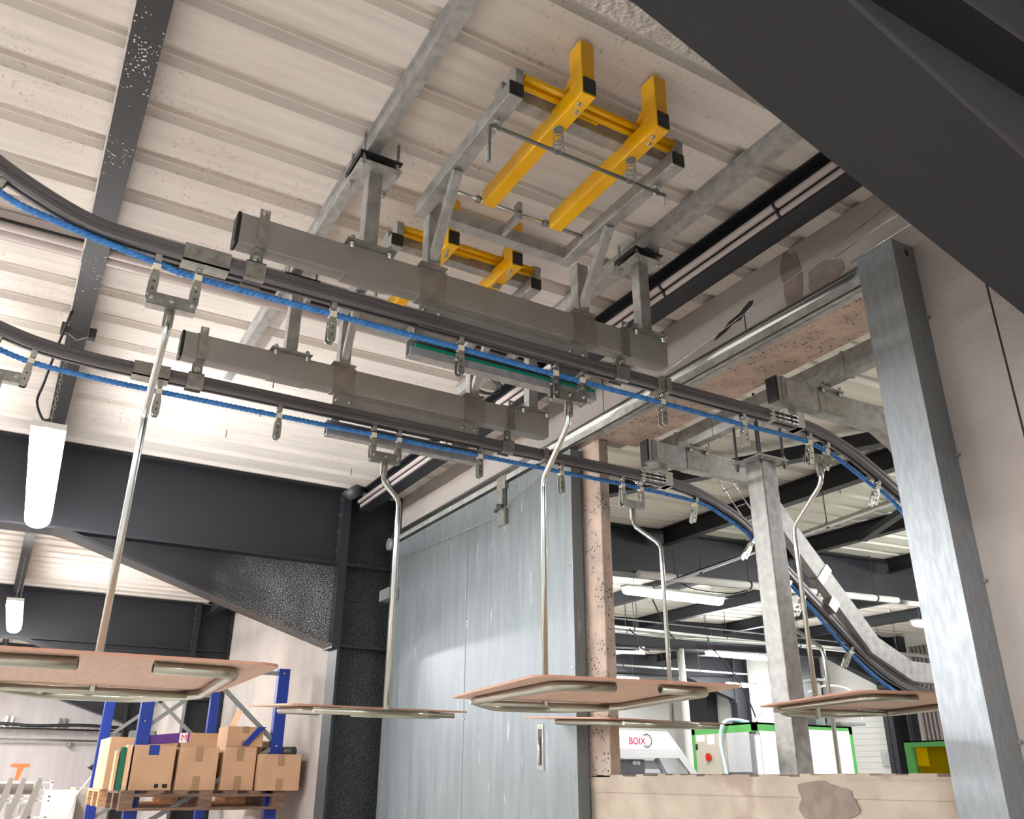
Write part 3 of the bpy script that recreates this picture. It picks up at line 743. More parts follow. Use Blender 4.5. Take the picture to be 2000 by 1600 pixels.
roof_clamp(-3.19, 1.945, 1.930, 'clamp plate hidden behind the nearer box beam, right end', 0.07)

# yellow stop frames
def stop_frame(dx, label):
    def B(mb=None): return MB()
    ox = dx
    t = thing('stop_frame', label, 'yellow stop frame', (-2.3+ox, 1.3, 1.6), 'yellow conveyor stop frames')
    S = lambda x: x + ox
    zb, zt_ = 1.815, 1.865
    fr = MB()
    for yy in (0.958, 1.564): fr.box(S(-2.325), S(-1.646), yy-0.024, yy+0.024, zb, zt_)
    fr.box(S(-2.325), S(-2.275), 0.982, 1.54, zb, zt_)
    obj('arm_frame', fr, GALV, t, 'galvanised square tube frame', bevel=0.002)
    for yy in (0.958, 1.564):
        obj('end_cap', MB().box(S(-1.646), S(-1.640), yy-0.023, yy+0.023, zb+0.001, zt_-0.001), BLACK, t, 'black square end cap', bevel=0.002)
        obj('hinge_ear', MB().box(S(-1.69), S(-1.642), yy-0.004, yy+0.02, zt_, zt_+0.052).cyl((S(-1.665), yy-0.006, zt_+0.045), (S(-1.665), yy+0.022, zt_+0.045), 0.024, 16), GALV, t)
        ys = yy + (0.044 if yy < 1.2 else 0.058)
        p = MB().box(S(-2.325), S(-2.275), ys-0.025, ys+0.025, 1.606, zb)
        obj('post', p, GALV, t, bevel=0.003)
        obj('foot_plate', MB().box(S(-2.345), S(-2.27), ys-0.05, ys+0.05, 1.600, 1.606), ZINC_SLEEVE, t)
        obj('brace', MB().bar((S(-2.02), yy, zb-0.002), (S(-2.28), ys, 1.635), 0.03, 0.03, side=(0,1,0)), GALV, t)
        obj('eye_bolt', MB().tube([(S(-1.76), yy + 0.012*math.cos(a), zb-0.026 + 0.012*math.sin(a)) for a in [2*PI*i/14 for i in range(14)]], 0.0035, 8, closed=True).cyl((S(-1.76), yy, zb-0.014), (S(-1.76), yy, zb), 0.004, 8).cyl((S(-1.76), yy, zb-0.006), (S(-1.76), yy, zb), 0.009, 6), CHROME, t)
    obj('cross_tube', MB().box(S(-1.745), S(-1.70), 0.94, 1.60, zt_, zt_+0.045), GALV, t, bevel=0.002)
    obj('hinge_bar', MB().box(S(-1.685), S(-1.668), 0.99, 1.56, zt_+0.028, zt_+0.058).cyl((S(-1.655), 0.99, zt_+0.045), (S(-1.655), 1.56, zt_+0.045), 0.011, 12), YEL, t, 'yellow hinge bar')
    obj('catch', MB().prism([(1.20,0.0),(1.29,0.0),(1.29,0.055),(1.275,0.06),(1.26,0.03),(1.21,0.02)], 'x', 0, 0.012).__class__(), YEL, t) if False else None
    cm = MB(); cm.prism([(1.205, zt_+0.03), (1.285, zt_+0.03), (1.292, zt_+0.085), (1.272, zt_+0.085), (1.255, zt_+0.05), (1.205, zt_+0.046)], 'x', S(-1.70), S(-1.690))
    obj('catch', cm, YEL, t, 'small yellow catch on the hinge bar')
    # rods
    obj('pivot_rod', MB().cyl((S(-2.16), 0.97, zb+0.03), (S(-2.16), 1.56, zb+0.03), 0.0075, 12), CHROME, t)
    hr = MB().tube(smooth_path([(S(-1.76), 1.60, zb-0.028), (S(-1.76), 0.932, zb-0.028), (S(-1.76), 0.932, zb-0.165)], 0.016, 5), 0.0065, 12)
    obj('handle_rod', hr, GREYST, t, 'long rod with a bent-down handle')
    obj('split_pin', MB().tube(smooth_path([(S(-1.76), 1.612, zb-0.058), (S(-1.752), 1.605, zb-0.04), (S(-1.76), 1.60, zb-0.015), (S(-1.768), 1.606, zb-0.04), (S(-1.76), 1.598, zb-0.066)], 0.006, 3), 0.0018, 6), CHROME, t)
    for k, ya in enumerate((1.138, 1.412)):
        arm = MB().box(S(-2.145), S(-1.535), ya-0.0235, ya+0.0235, zb, zb+0.062)
        a = obj('yellow_arm', arm, YEL, t, bevel=0.003)
        obj('stub', MB().box(S(-1.60), S(-1.536), ya-0.0235, ya+0.0235, zb+0.062, 2.022), YEL, a, bevel=0.003)
        obj('end_cap', MB().box(S(-1.535), S(-1.530), ya-0.022, ya+0.022, zb+0.004, zb+0.060), BLACK, a, 'black square end cap', bevel=0.002)
        obj('gusset', MB().prism([(S(-1.60), zb+0.10), (S(-1.60), zb+0.15), (S(-1.66), zb+0.10)], 'y', ya-0.01, ya+0.01), YEL, a)
        bb = MB()
        for q in (-0.045, -0.075): bb.bolt((S(-1.535)+q, ya-0.005 + (0.01 if q < -0.05 else 0), zb), (0,0,-1), 0.006, 0.005)
        obj('bolt', bb, CHROME, a)
        obj('spring_seat', MB().cyl((S(-1.70), ya, zb-0.004), (S(-1.70), ya, zb+0.004), 0.016, 18), GREYST, a)
        sp = [(S(-1.70) + 0.016*math.cos(2*PI*i/12), ya + 0.016*math.sin(2*PI*i/12), zb-0.004 - 0.088*i/60) for i in range(61)]
        obj('spring', MB().tube(sp, 0.0014, 6), GREYST, a, 'thin coil spring')
        obj('rod_collar', MB().cyl((S(-2.16), ya-0.04, zb+0.03), (S(-2.16), ya-0.024, zb+0.03), 0.013, 14), GREYST, a)
    obj('centre_lug', MB().box(S(-2.275), S(-2.15), 1.262, 1.278, zb+0.004, zb+0.036).box(S(-2.18), S(-2.15), 1.262, 1.278, zb+0.03, zb+0.075), GALV, t)
    return t
stop_frame(0, 'yellow-armed stop frame above the nearer box beam, its springs and handle fully visible')
stop_frame(-0.877, 'yellow-armed stop frame above the farther box beam, half hidden by the nearer beam')

# slide bars with green strip
def slide_bar(x, y0, y1, z, label):
    t = thing('slide_bar', label, 'slide bar', (x, (y0+y1)/2, z-0.03), 'slide bars with green strips under the rails')
    obj('channel', MB().box(x-0.03, x+0.012, y0, y1, z-0.046, z-0.042).box(x-0.03, x-0.026, y0, y1, z-0.042, z+0.022).box(x-0.03, x+0.0, y0, y1, z+0.018, z+0.022).box(x+0.008, x+0.012, y0, y1, z-0.042, z-0.016), GALV, t)
    obj('green_strip', MB().box(x-0.018, x+0.010, y0+0.02, y1-0.003, z-0.0155, z-0.001), GREEN_STRIP, t, 'green plastic wear strip')
    for yy in (y0+0.045, y1-0.12): obj('hanger', MB().box(x-0.052, x-0.03, yy-0.018, yy+0.018, z-0.03, 1.488), GALV, t)
    return t
slide_bar(-2.385, 0.975, 1.735, 1.350, 'galvanised slide bar with green strip behind the nearer blue cable')
slide_bar(-3.270, 0.985, 1.725, 1.368, 'galvanised slide bar with green strip behind the farther blue cable')

# small galvanised bracket left under farther beam and the coiled cable bundle
solo('cable_coil', (lambda m: [m.tube([( -3.65 + 0.012*k, 1.93 + 0.09*math.cos(a), 1.93 - 0.004*k + 0.05*math.sin(a)) for a in [2*PI*i/24 for i in range(24)]], 0.006, 6, closed=True) for k in range(4)] and m)(MB()), DGREY,
     'loose coil of dark cable hanging at the end of the right roof channel', 'cable')

# ---------------------------------------------------------------- beyond the wall: cross beam, mast, sloping box beams
t = thing('cross_beam', 'long galvanised cross beam behind the lintel marked RSS097', 'galvanised beam', (-2.6, 2.96, 1.62))
ya, yb = 2.93, 2.985
obj('tube', MB().box(-3.60, -1.98, ya, yb, 1.625, 1.735), GALV, t, bevel=0.003)
obj('end_cap', MB().box(-1.98, -1.968, ya-0.001, yb+0.001, 1.623, 1.737), BLACK, t, 'black end cap', bevel=0.003)
for xx in (-3.30, -3.02, -2.50, -2.18): obj('sleeve', MB().box(xx, xx+0.012, ya-0.004, yb+0.004, 1.621, 1.739), GALV, t)
text('chalk_mark', 'RSS097', 0.034, CHALK, (-3.25, ya-0.002, 1.668), (1,0,0), (0,0,1), t)
text('chalk_mark', 'RSS097', 0.038, CHALK, (-2.40, ya-0.002, 1.655), (1,0,0), (0,0,1), t)

def far_beam(x, pts, label, capY, clampY):
    t = thing('sloping_box_beam', label, 'conveyor support beam', (x, pts[0][0], 1.5), 'galvanised box beams beyond the wall')
    P = [(x, y, z) for y, z in pts]
    hw, hh = 0.0275, 0.055
    obj('tube', MB().sweep(P, [(-hw,-hh),(hw,-hh),(hw,hh),(-hw,hh)], side=(1,0,0), smooth=False), GALV, t)
    y0, z0 = pts[0]
    obj('end_cap', MB().box(x-0.03, x+0.03, y0-0.014, y0, z0-0.057, z0+0.057), BLACK, t, 'black end cap', bevel=0.004)
    for (a, b) in clampY:
        obj('sleeve', MB().box(x-0.031, x+0.031, a, b, z0-0.059, z0+0.059), CLEAR_ZINC, t)
    pl = obj('clamp_plate', MB().box(x-0.05, x+0.05, 2.89, 3.04, z0+0.059, z0+0.065), GALV, t)
    for yy in (2.91, 3.02): obj('bolt', MB().cyl((x+0.042, yy, z0+0.035), (x+0.042, yy, z0+0.082), 0.006, 8).cyl((x+0.042, yy, z0+0.045), (x+0.042, yy, z0+0.056), 0.011, 6), CHROME, pl)
    return t
zc = 1.543
far_beam(-2.322, [(2.64, zc), (3.27, zc), (3.42, 1.47), (3.70, 1.24), (4.2, 0.80)], 'nearer galvanised box beam beyond the wall, vanishing behind the guide post', 2.64, ((2.66, 2.69), (2.89, 3.05)))
fb = far_beam(-3.20, [(2.64, zc), (3.30, zc), (3.43, 1.46), (3.60, 1.265), (4.155, 0.685), (4.44, 0.565), (4.9, 0.560), (5.3, 0.560)], 'farther galvanised box beam beyond the wall, bending down steeply behind the mast', 2.64, ((2.66, 2.69), (2.89, 3.05)))
obj('strap', MB().bar((-3.20, 3.80, 1.055), (-3.20, 3.835, 1.02), 0.066, 0.125, side=(1,0,0)), CLEAR_ZINC, fb)
obj('rail_clip', MB().bar((-3.20, 3.84, 0.90), (-3.20, 3.89, 0.86), 0.06, 0.07, side=(1,0,0)), CLEAR_ZINC, fb)
for X_, zz in ((X1, 1.42), (X2, 1.407)):
    c = MB().box(X_-0.031, X_+0.031, 2.755, 2.80, zz-0.03, zz-0.026).box(X_+0.027, X_+0.031, 2.755, 2.80, zz-0.03, zz+0.045).box(X_+0.0, X_+0.004, 2.74, 2.79, zz+0.03, 1.486).box(X_-0.031, X_+0.031, 2.755, 2.80, zz+0.028, zz+0.031)
    obj('rail_clip', c, CHROME, rails[X_], 'bright clip carrying the rail')

t = thing('mast', 'tall galvanised square mast beyond the wall with a bolted head plate', 'support post', (-2.8, 2.98, -H))
obj('post', MB().box(-2.862, -2.757, 2.985, 3.085, -H, 1.43), GALV, t, bevel=0.006)
hp = obj('head_plate', MB().box(-2.905, -2.715, 2.94, 3.13, 1.43, 1.438), GALV, t, bevel=0.002)
for sx in (-1, 1):
    for sy in (-1, 1):
        px, py = -2.81 + sx*0.078, 3.035 + sy*0.078
        obj('threaded_rod', MB().cyl((px, py, 1.395), (px, py, 1.76), 0.0065, 8), DGREY, t)
        obj('nut', MB().cyl((px, py, 1.412), (px, py, 1.428), 0.012, 6, smooth=False).cyl((px, py, 1.44), (px, py, 1.453), 0.012, 6, smooth=False), GREYST, t)

# ================================================================== SLIDING DOOR, POST, TRACK
t = thing('door_1', 'sliding galvanised steel fire door left of the concrete pillar', 'door', (-4.7, 2.44, -H)); del t['category']
t['kind'] = 'structure'
lf = MB().box(-6.02, -4.755, 2.424, 2.49, -H, 1.635).box(-4.751, -3.57, 2.424, 2.49, -H, 1.635)
leaf = obj('door_leaf', lf, DOORM, t)
obj('seam_strip', MB().box(-4.762, -4.748, 2.422, 2.4245, -H, 1.635).box(-3.60, -3.566, 2.4215, 2.4245, -H, 1.635), DOORM, t)
hd = MB().box(-3.925, -3.862, 2.4195, 2.424, 0.035, 0.255)
hnd = obj('door_handle', hd, CLEAR_ZINC, t, 'recessed pull handle', bevel=0.004)
obj('recess', MB().box(-3.91, -3.877, 2.418, 2.4196, 0.06, 0.23), DGREY, hnd)
obj('grip', MB().cyl((-3.893, 2.415, 0.07), (-3.893, 2.415, 0.19), 0.006, 10), CHROME, hnd)
sc = MB()
for x_, zs in ((-4.735, (-0.9, 0.32, 0.9, 1.45)), (-3.59, (-0.6, 0.0, 0.5, 1.0, 1.4))):
    for z_ in zs: sc.cyl((x_, 2.4235, z_), (x_, 2.418, z_), 0.005, 8)
for x_ in (-5.7, -5.45, -5.2, -4.9, -4.55): sc.cyl((x_, 2.4235, 1.60), (x_, 2.418, 1.60), 0.006, 8)
obj('screw', sc, CHROME, t)
# closer box on the leaf
cb = MB().box(-4.34, -4.24, 2.40, 2.423, 1.60, 1.70).box(-4.31, -4.26, 2.395, 2.42, 1.47, 1.60).box(-4.33, -4.24, 2.40, 2.424, 1.38, 1.47)
t = thing('door_catch', 'zinc hold-open catch at the top of the sliding door', 'door fitting', (-4.29, 2.41, 1.5))
obj('bracket', cb, CLEAR_ZINC, t)
obj('lever', MB().bar((-4.34, 2.39, 1.475), (-4.25, 2.39, 1.49), 0.02, 0.015).cyl((-4.30, 2.395, 1.50), (-4.30, 2.38, 1.50), 0.012, 10), DGREY, t)
# overhead track
t = thing('door_track', 'bright rounded sliding door track crossing over the opening', 'door track', (-3.5, 2.42, 1.69))
obj('rail', MB().sweep([(-6.0, 2.425, 1.700), (-1.64, 2.425, 1.700)], [(0.030*math.cos(a), 0.030*math.sin(a)) for a in [2*PI*i/16 for i in range(16)]], side=(0,1,0)), CHROME, t)
obj('lip', MB().box(-6.0, -1.64, 2.405, 2.409, 1.645, 1.685).box(-6.0, -1.64, 2.44, 2.499, 1.655, 1.66).box(-6.0, -1.64, 2.46, 2.464, 1.655, 1.71), GALV, t)
bk = MB()
for x_ in (-5.6, -5.0, -3.9, -3.4, -2.75, -2.1, -1.75): bk.box(x_-0.012, x_+0.012, 2.455, 2.5, 1.70, 1.755)
obj('bracket', bk, DGREY, t)
# guide post
t = thing('guide_post', 'tall bright galvanised guide post at the right of the opening', 'door post', (-1.57, 2.44, -H))
obj('front_face', MB().box(-1.640, -1.493, 2.381, 2.386, -H, 1.735).box(-1.640, -1.635, 2.386, 2.499, -H, 1.735), POSTM, t)
sd = obj('side_face', MB().box(-1.498, -1.493, 2.386, 2.499, -H, 1.735), POSTM, t)
obj('slot', MB().prism([(2.455+0.010*math.cos(a), 1.70+0.016*math.sin(a)) for a in [2*PI*i/14 for i in range(14)]], 'x', -1.4932, -1.4924), BLACK, sd)
for z_ in (-0.4, 0.1, 0.55, 0.95, 1.45): obj('screw', MB().cyl((-1.487, 2.499, z_), (-1.487, 2.488, z_), 0.006, 10), GREYST, t)
obj('edge_strip', MB().box(-1.652, -1.640, 2.40, 2.499, -H, 1.66), CREAM, t, 'pale edge strip')
# wires
solo('steel_wire', MB().tube([(-1.10, 2.38, 1.80), (-1.52, 2.375, 1.80), (-1.72, 2.375, 1.785)], 0.0018, 6), CHROME, 'upper thin steel wire crossing the guide post', 'wire', 'thin steel wires on the wall')
solo('steel_wire', MB().tube([(-0.95, 2.38, 1.755), (-1.52, 2.375, 1.735), (-1.66, 2.375, 1.725)], 0.0018, 6), CHROME, 'lower thin steel wire crossing the guide post', 'wire', 'thin steel wires on the wall')
solo('steel_wire', MB().tube([(-1.50, 2.47, 1.935), (-2.42, 2.47, 1.83), (-3.0, 2.47, 1.77), (-3.1, 2.47, 1.74)], 0.0014, 6), CHROME, 'thin steel wire sloping along the concrete above the track', 'wire', 'thin steel wires on the wall')
solo('steel_wire', MB().tube([(-5.95, 2.40, 1.50), (-4.32, 2.40, 1.44)], 0.0022, 6), GREYST, 'thin cable across the top of the sliding door', 'wire', 'thin steel wires on the wall')
solo('steel_wire', MB().tube([(-4.26, 2.395, 1.46), (-3.95, 2.395, 1.53), (-3.6, 2.395, 1.60)], 0.0035, 6), GREYST, 'linked chain from the door catch to the right', 'wire', 'thin steel wires on the wall')
t = thing('pulley_bracket', 'small pulley bracket at the left top corner of the door', 'door fitting', (-5.95, 2.40, 1.4))
obj('wheel', MB().cyl((-5.93, 2.38, 1.62), (-5.93, 2.35, 1.62), 0.045, 16), GREYST, t)
obj('plate', MB().box(-6.02, -5.84, 2.34, 2.42, 1.20, 1.28), GREYST, t)

# ================================================================== LAMPS
def lamp(p, axis, length, r, m, label, group, chain_to=None, wire=False):
    p = Vector(p); a = Vector(axis).normalized()
    t = thing('tube_lamp', label, 'lamp', tuple(p), group)
    q = p + a*length
    up_ = Vector((0, 0, 1)); sd_ = up_.cross(a).normalized(); rings = []
    for (d, k) in ((0.0, 0.55), (0.012, 0.85), (0.035, 1.0), (length-0.035, 1.0), (length-0.012, 0.85), (length, 0.55)):
        rings.append([p + a*d + sd_*(r*k*math.cos(x)) + up_*(r*k*math.sin(x)*0.8) for x in [2*PI*i/18 for i in range(18)]])
    dm = MB(); nn = 18
    dm.add([v for rg_ in rings for v in rg_], [(i*nn+j, i*nn+(j+1)%nn, (i+1)*nn+(j+1)%nn, (i+1)*nn+j) for i in range(5) for j in range(nn)] + [tuple(range(nn)), tuple(range(5*nn, 6*nn))], False)
    obj('diffuser', dm, m, t, 'lit white tube')
    obj('housing', MB().bar(p + a*0.0 + up_*(r*0.62), q - a*0.0 + up_*(r*0.62), r*2.05, r*0.42), WHITE, t)
    if wire:
        for e in (p + a*0.12, q - a*0.12):
            obj('suspension_wire', MB().cyl(e, (e.x, e.y, ZC + 0.035*(e.y-2.62) - 0.002), 0.003, 6), GREYST, t)
    if chain_to:
        for e in (p + a*0.1, q - a*0.1):
            ch = MB(); n = int((chain_to - e.z - r)/0.022)
            for i in range(max(1, n)):
                z0 = e.z + r + 0.022*i
                ch.tube([e + Vector((0.006*math.cos(b) if i % 2 else 0, 0 if i % 2 else 0.006*math.cos(b), z0 - e.z + 0.013 + 0.015*math.sin(b))) for b in [2*PI*j/8 for j in range(8)]], 0.0018, 5, closed=True)
            obj('chain', ch, GREYST, t)
    return t
gl = 'tube lamps hanging in the near hall'
lamp((-4.16, -0.028, 1.42), (-1, 0.028, 0), 1.62, 0.07, TUBE, 'large glaring tube lamp at the left, hanging under the dark purlin', gl, 1.95)
lamp((-9.3, 0.0, 1.475), (-1, 0.03, 0), 1.62, 0.07, TUBE, 'small glaring tube lamp farther away at the left edge', gl, 1.95)
for (x, y, lab) in ((2.6, 0.0, 'tube lamp under the nearest purlin, right of the camera'), (-4.16, -2.4, 'added fill tube behind the camera, second row'), (2.6, -2.4, 'added fill tube behind the camera, second row by the right wall'),
                    (-9.3, -2.4, 'added fill tube of the second row at the far end'), (-14.4, 0.0, 'added fill tube in the last bay, brightening the end wall'), (-14.4, -2.4, 'added fill tube of the second row by the end wall'), (-4.16, -4.8, 'added fill tube behind the camera, third row'), (1.0, -4.8, 'added fill tube of the third row near the right wall'), (-9.3, -4.8, 'added fill tube of the third row at the far end')):
    lamp((x, y, 1.42), (-1, 0, 0), 1.62, 0.07, TUBE, lab, gl, ZC)  # second-row, third-row and last-bay tubes are unseen additions that brighten the hall
gl2 = 'tube lamps in the far hall'
lamp((-7.05, 5.42, 1.80), (0.03, 1, 0), 1.30, 0.060, TUBE2, 'long bright tube lamp right of the concrete pillar', gl2, wire=True)
lamp((-10.25, 9.42, 1.80), (0.03, 1, 0), 1.35, 0.052, TUBE2, 'second bright tube lamp, left of the mast', gl2, wire=True)
lamp((-13.2, 12.6, 1.75), (0.03, 1, 0), 1.3, 0.052, TUBE2, 'short looking tube lamp directly left of the mast, lowest one', gl2, wire=True)
lamp((-13.9, 9.9, 1.80), (0.03, 1, 0), 1.0, 0.052, TUBE2, 'tube lamp just above the centre tray by the pillar', gl2, wire=True)
lamp((-6.8, 9.70, 1.80), (0.03, 1, 0), 1.30, 0.052, TUBE2, 'tube lamp at the right beside the guide post, far hall', gl2, wire=True)
for (x, y, lab) in ((-3.0, 9.7, 'tube lamp of the far hall hidden to the right, far row'), (-1.5, 5.4, 'tube lamp of the far hall behind the right-hand wall'), (-3.6, 7.2, 'tube lamp of the far hall behind the guide post'), (-10.3, 5.4, 'tube lamp of the far hall hidden behind the steel door')):
    lamp((x, y, 1.80), (0, 1, 0), 1.3, 0.05, TUBE2, lab, gl2, wire=True)
t = thing('unlit_lamp', 'unlit white lamp batten with a dangling label near the pillar', 'lamp', (-8.6, 7.6, 1.62))
obj('housing', MB().bar((-9.0, 6.6, 1.48), (-9.0, 7.15, 1.50), 0.05, 0.04), WHITE, t)
obj('tag', MB().box(-9.0, -8.99, 7.12, 7.2, 1.48, 1.58), PAPER, t)
for yy in (6.65, 7.1): obj('wire', MB().cyl((-9.0, yy, 1.5), (-9.0, yy, 2.17), 0.004, 6), DGREY, t)

solo('power_cable', MB().tube(spline([(-3.95, -0.045, 1.95), (-4.05, -0.07, 1.80), (-4.16, -0.09, 1.66), (-4.20, -0.10, 1.58), (-4.20, -0.06, 1.50), (-4.18, -0.03, 1.50)], 0.02), 0.006, 8), BLACK, 'black cable looping down from the purlin to the large tube lamp', 'cable')
t = thing('purlin_clamp', 'dark clamps on the purlin above the large tube lamp', 'clamp', (-4.15, 0.0, 1.93))
for yy in (-0.06, 0.06): obj('clamp', MB().box(-4.17, -4.13, yy-0.016, yy+0.016, 1.925, 1.975), DGREY, t)
obj('wire', MB().tube([(-4.15, -0.055, 1.94), (-4.22, 0.0, 1.935), (-4.15, 0.055, 1.94)], 0.002, 6), CHROME, t)

# ================================================================== FAR HALL SERVICES
def pipe(pts, r, m, label, group=None, n=10, name='service_pipe', cat='pipe'):
    if name != 'service_pipe' or abs(pts[0][2] - pts[-1][2]) > 1: return solo(name, MB().tube(pts, r, n), m, label, cat, group)
    a, b = Vector(pts[0]), Vector(pts[-1])
    t = thing(name, label, cat, tuple((a+b)/2), group)
    obj('pipe', MB().tube(pts, r, n), m, t)
    for q in (0.12, 0.38, 0.64, 0.9):
        k = q * (len(pts)-1); i = min(int(k), len(pts)-2); p = Vector(pts[i]).lerp(Vector(pts[i+1]), k-i)
        obj('hanger', MB().cyl((p.x, p.y, p.z), (p.x, p.y, ZC + 0.035*(p.y-2.62) - 0.002), 0.004, 6).cyl(p - Vector((0,0.008,0)), p + Vector((0,0.008,0)), r*1.25, 10), DGREY, t)
    return t
gp = 'service pipes in the far hall'
pipe([(-9.0, 6.3, 1.80), (-9.0, 12.5, 1.80)], 0.018, WHITE, 'upper white pipe crossing the far hall', gp)
pipe([(-9.0, 6.3, 1.745), (-9.0, 8.0, 1.75), (-8.4, 9.6, 1.70), (-8.2, 12.0, 1.70)], 0.026, CHROME, 'bright galvanised pipe just below the white pipe in the far hall', gp)
pipe([(-9.0, 6.3, 1.905), (-9.0, 11.5, 1.93)], 0.010, GREYST, 'thin grey conduit above the white pipe in the far hall', gp)
pipe([(-11.0, 8.0, 1.62), (-11.0, 11.0, 1.64)], 0.016, WHITE, 'thin white pipe above the centre tray, far hall', gp)
pipe([(-6.0, 4.95, 1.58), (-3.4, 4.95, 1.72), (-2.6, 4.95, 1.76)], 0.019, CHROME, 'bright steel pipe slanting up behind the mast', gp)
pipe([(-5.90, 4.70, 1.66), (-5.90, 8.2, 1.78)], 0.034, WHITE, 'thick white tube below the nearest far hall rafter', gp)
pipe([(-10.38, 9.0, 1.84), (-10.35, 9.0, 1.0), (-10.30, 9.0, -H)], 0.055, WHITE, 'leaning white vertical tube behind the centre trays', gp)
gc = 'loose cables in the far hall'
pipe(spline([(-8.9, 7.3, 2.19), (-8.95, 7.6, 1.78), (-9.0, 7.95, 1.62), (-9.1, 8.35, 1.72), (-9.3, 9.0, 1.40), (-9.3, 9.3, 0.95), (-9.1, 9.2, 0.62)], 0.06), 0.010, BLACK, 'long black cable drooping from the pipes to the green cabinet', gc, 8, 'power_cable', 'cable')
pipe(spline([(-7.0, 6.0, 2.02), (-6.95, 6.25, 1.88), (-6.9, 6.75, 1.87), (-6.9, 7.0, 1.93), (-6.9, 6.95, 1.86), (-7.0, 6.75, 1.83)], 0.05), 0.008, BLACK, 'black cable looping above the bright tube lamp', gc, 8, 'power_cable', 'cable')
pipe(spline([(-9.0, 6.95, 1.80), (-8.9, 7.05, 1.66), (-8.95, 7.1, 1.56), (-8.9, 7.2, 1.52)], 0.05), 0.010, BLACK, 'short black cable hanging down to the unlit lamp', gc, 8, 'power_cable', 'cable')
pipe(spline([(-8.0, 8.0, 0.62), (-8.1, 8.3, 0.80), (-8.15, 8.7, 0.98)], 0.05), 0.016, WHITE, 'white hose rising from the green cabinet to the wall bracket', gc, 8, 'air_hose', 'hose')
pipe(spline([(-7.9, 8.9, 1.02), (-7.75, 9.1, 1.10), (-7.6, 9.35, 1.02), (-7.55, 9.4, 0.68)], 0.04), 0.014, WHITE, 'arched white hose on top of the green cabinet', gc, 8, 'air_hose', 'hose')
pipe(spline([(-7.82, 7.75, 0.62), (-7.86, 7.55, 0.645), (-7.90, 7.42, 0.60), (-7.95, 7.40, 0.40), (-7.90, 7.40, 0.10), (-7.85, 7.40, -0.3)], 0.04), 0.020, LBLUE, 'light blue air hose bending over the green cabinet front', gc, 8, 'air_hose', 'hose')
pipe(spline([(-3.05, 4.55, 1.0), (-3.05, 4.65, 1.08), (-3.05, 4.75, 1.02), (-3.05, 4.85, 0.6), (-3.05, 4.95, 0.0), (-3.05, 5.0, -0.8)], 0.04), 0.010, LBLUE, 'pale blue hose hanging beside the hanger rod beyond the mast', gc, 8, 'air_hose', 'hose')
# wire cable tray beyond the wall
t = thing('wire_cable_tray', 'narrow bright wire cable tray climbing beside the mast', 'cable tray', (-4.0, 4.0, 1.5))
for s in (0, 0.10): obj('side_wire', MB().tube([(-4.0+s, 3.75, 1.93), (-4.0+s, 3.9, 1.84), (-4.0+s, 4.3, 1.38)], 0.005, 6), CHROME, t)
rg = MB()
for k in range(6):
    q = k/5; rg.tube([(-4.0, 3.85 + 0.45*q, 1.87 - 0.5*q), (-3.9, 3.85 + 0.45*q, 1.87 - 0.5*q)], 0.004, 6)
obj('rung', rg, CHROME, t)
obj('hanger', MB().cyl((-3.95, 3.8, 1.90), (-3.95, 3.8, 2.07), 0.005, 6), CHROME, t)

# ================================================================== MACHINES
t = thing('green_cabinet', 'large green-framed machine cabinet with beige door and white side panels', 'machine', (-8.0, 8.3, -H))
x0, x1, y0, y1, zt_ = -8.545, -7.49, 7.5, 9.12, 0.60
fr = MB().box(x0, x1, y0, y0+0.05, 0.50, zt_).box(x0, x0+0.055, y0, y0+0.05, -H, zt_).box(x1-0.05, x1, y0, y1, 0.51, zt_).box(x1-0.05, x1, y1-0.06, y1, -H, zt_).box(x0, x1, y0, y1, zt_-0.02, zt_)
obj('frame', fr, GREEN, t)
obj('body', MB().box(x0+0.02, x1-0.01, y0+0.03, y1-0.03, -H, 0.5), MGREY, t)
dr = obj('door', MB().box(x0+0.06, -7.96, y0-0.004, y0+0.01, -0.9, 0.50), BEIGE, t)
obj('rotary_switch', MB().cyl((-8.26, y0-0.004, 0.245), (-8.26, y0-0.03, 0.245), 0.042, 18).box(-8.27, -8.25, y0-0.05, y0-0.03, 0.205, 0.285), RED, dr, 'red rotary main switch')
obj('sticker', MB().box(-8.46, -8.32, y0-0.0055, y0-0.004, 0.42, 0.49).box(-8.275, -8.15, y0-0.0055, y0-0.004, 0.385, 0.49), PAPER, dr, 'two white paper stickers')
obj('handle', MB().box(-8.475, -8.45, y0-0.015, y0-0.004, 0.33, 0.395), BLACK, dr)
obj('side_sheet', MB().box(-7.95, -7.58, y0-0.004, y0+0.01, 0.08, 0.50), MGREY, t)
obj('panel', MB().box(x1-0.002, x1+0.006, 7.575, 8.30, 0.0, 0.51), WHITE, t)
obj('panel', MB().box(x1-0.002, x1+0.006, 8.305, 9.055, 0.0, 0.545), WHITE, t)
obj('louvre_strip', MB().box(x1-0.02, x1+0.008, 7.51, 7.565, -0.2, 0.46), WHITE, t)
obj('corner_post', MB().box(x1-0.075, x1-0.02, 7.485, 7.51, -0.2, 0.48), GREYST, t)
fit = MB().box(-7.70, -7.60, 8.75, 8.80, zt_, 1.15).box(-7.72, -7.5, 8.95, 9.4, zt_+0.02, zt_+0.05).box(-7.78, -7.55, 8.70, 8.84, 1.12, 1.15)
obj('top_fitting', fit, GREYST, t, 'grey bracket post on the cabinet roof')

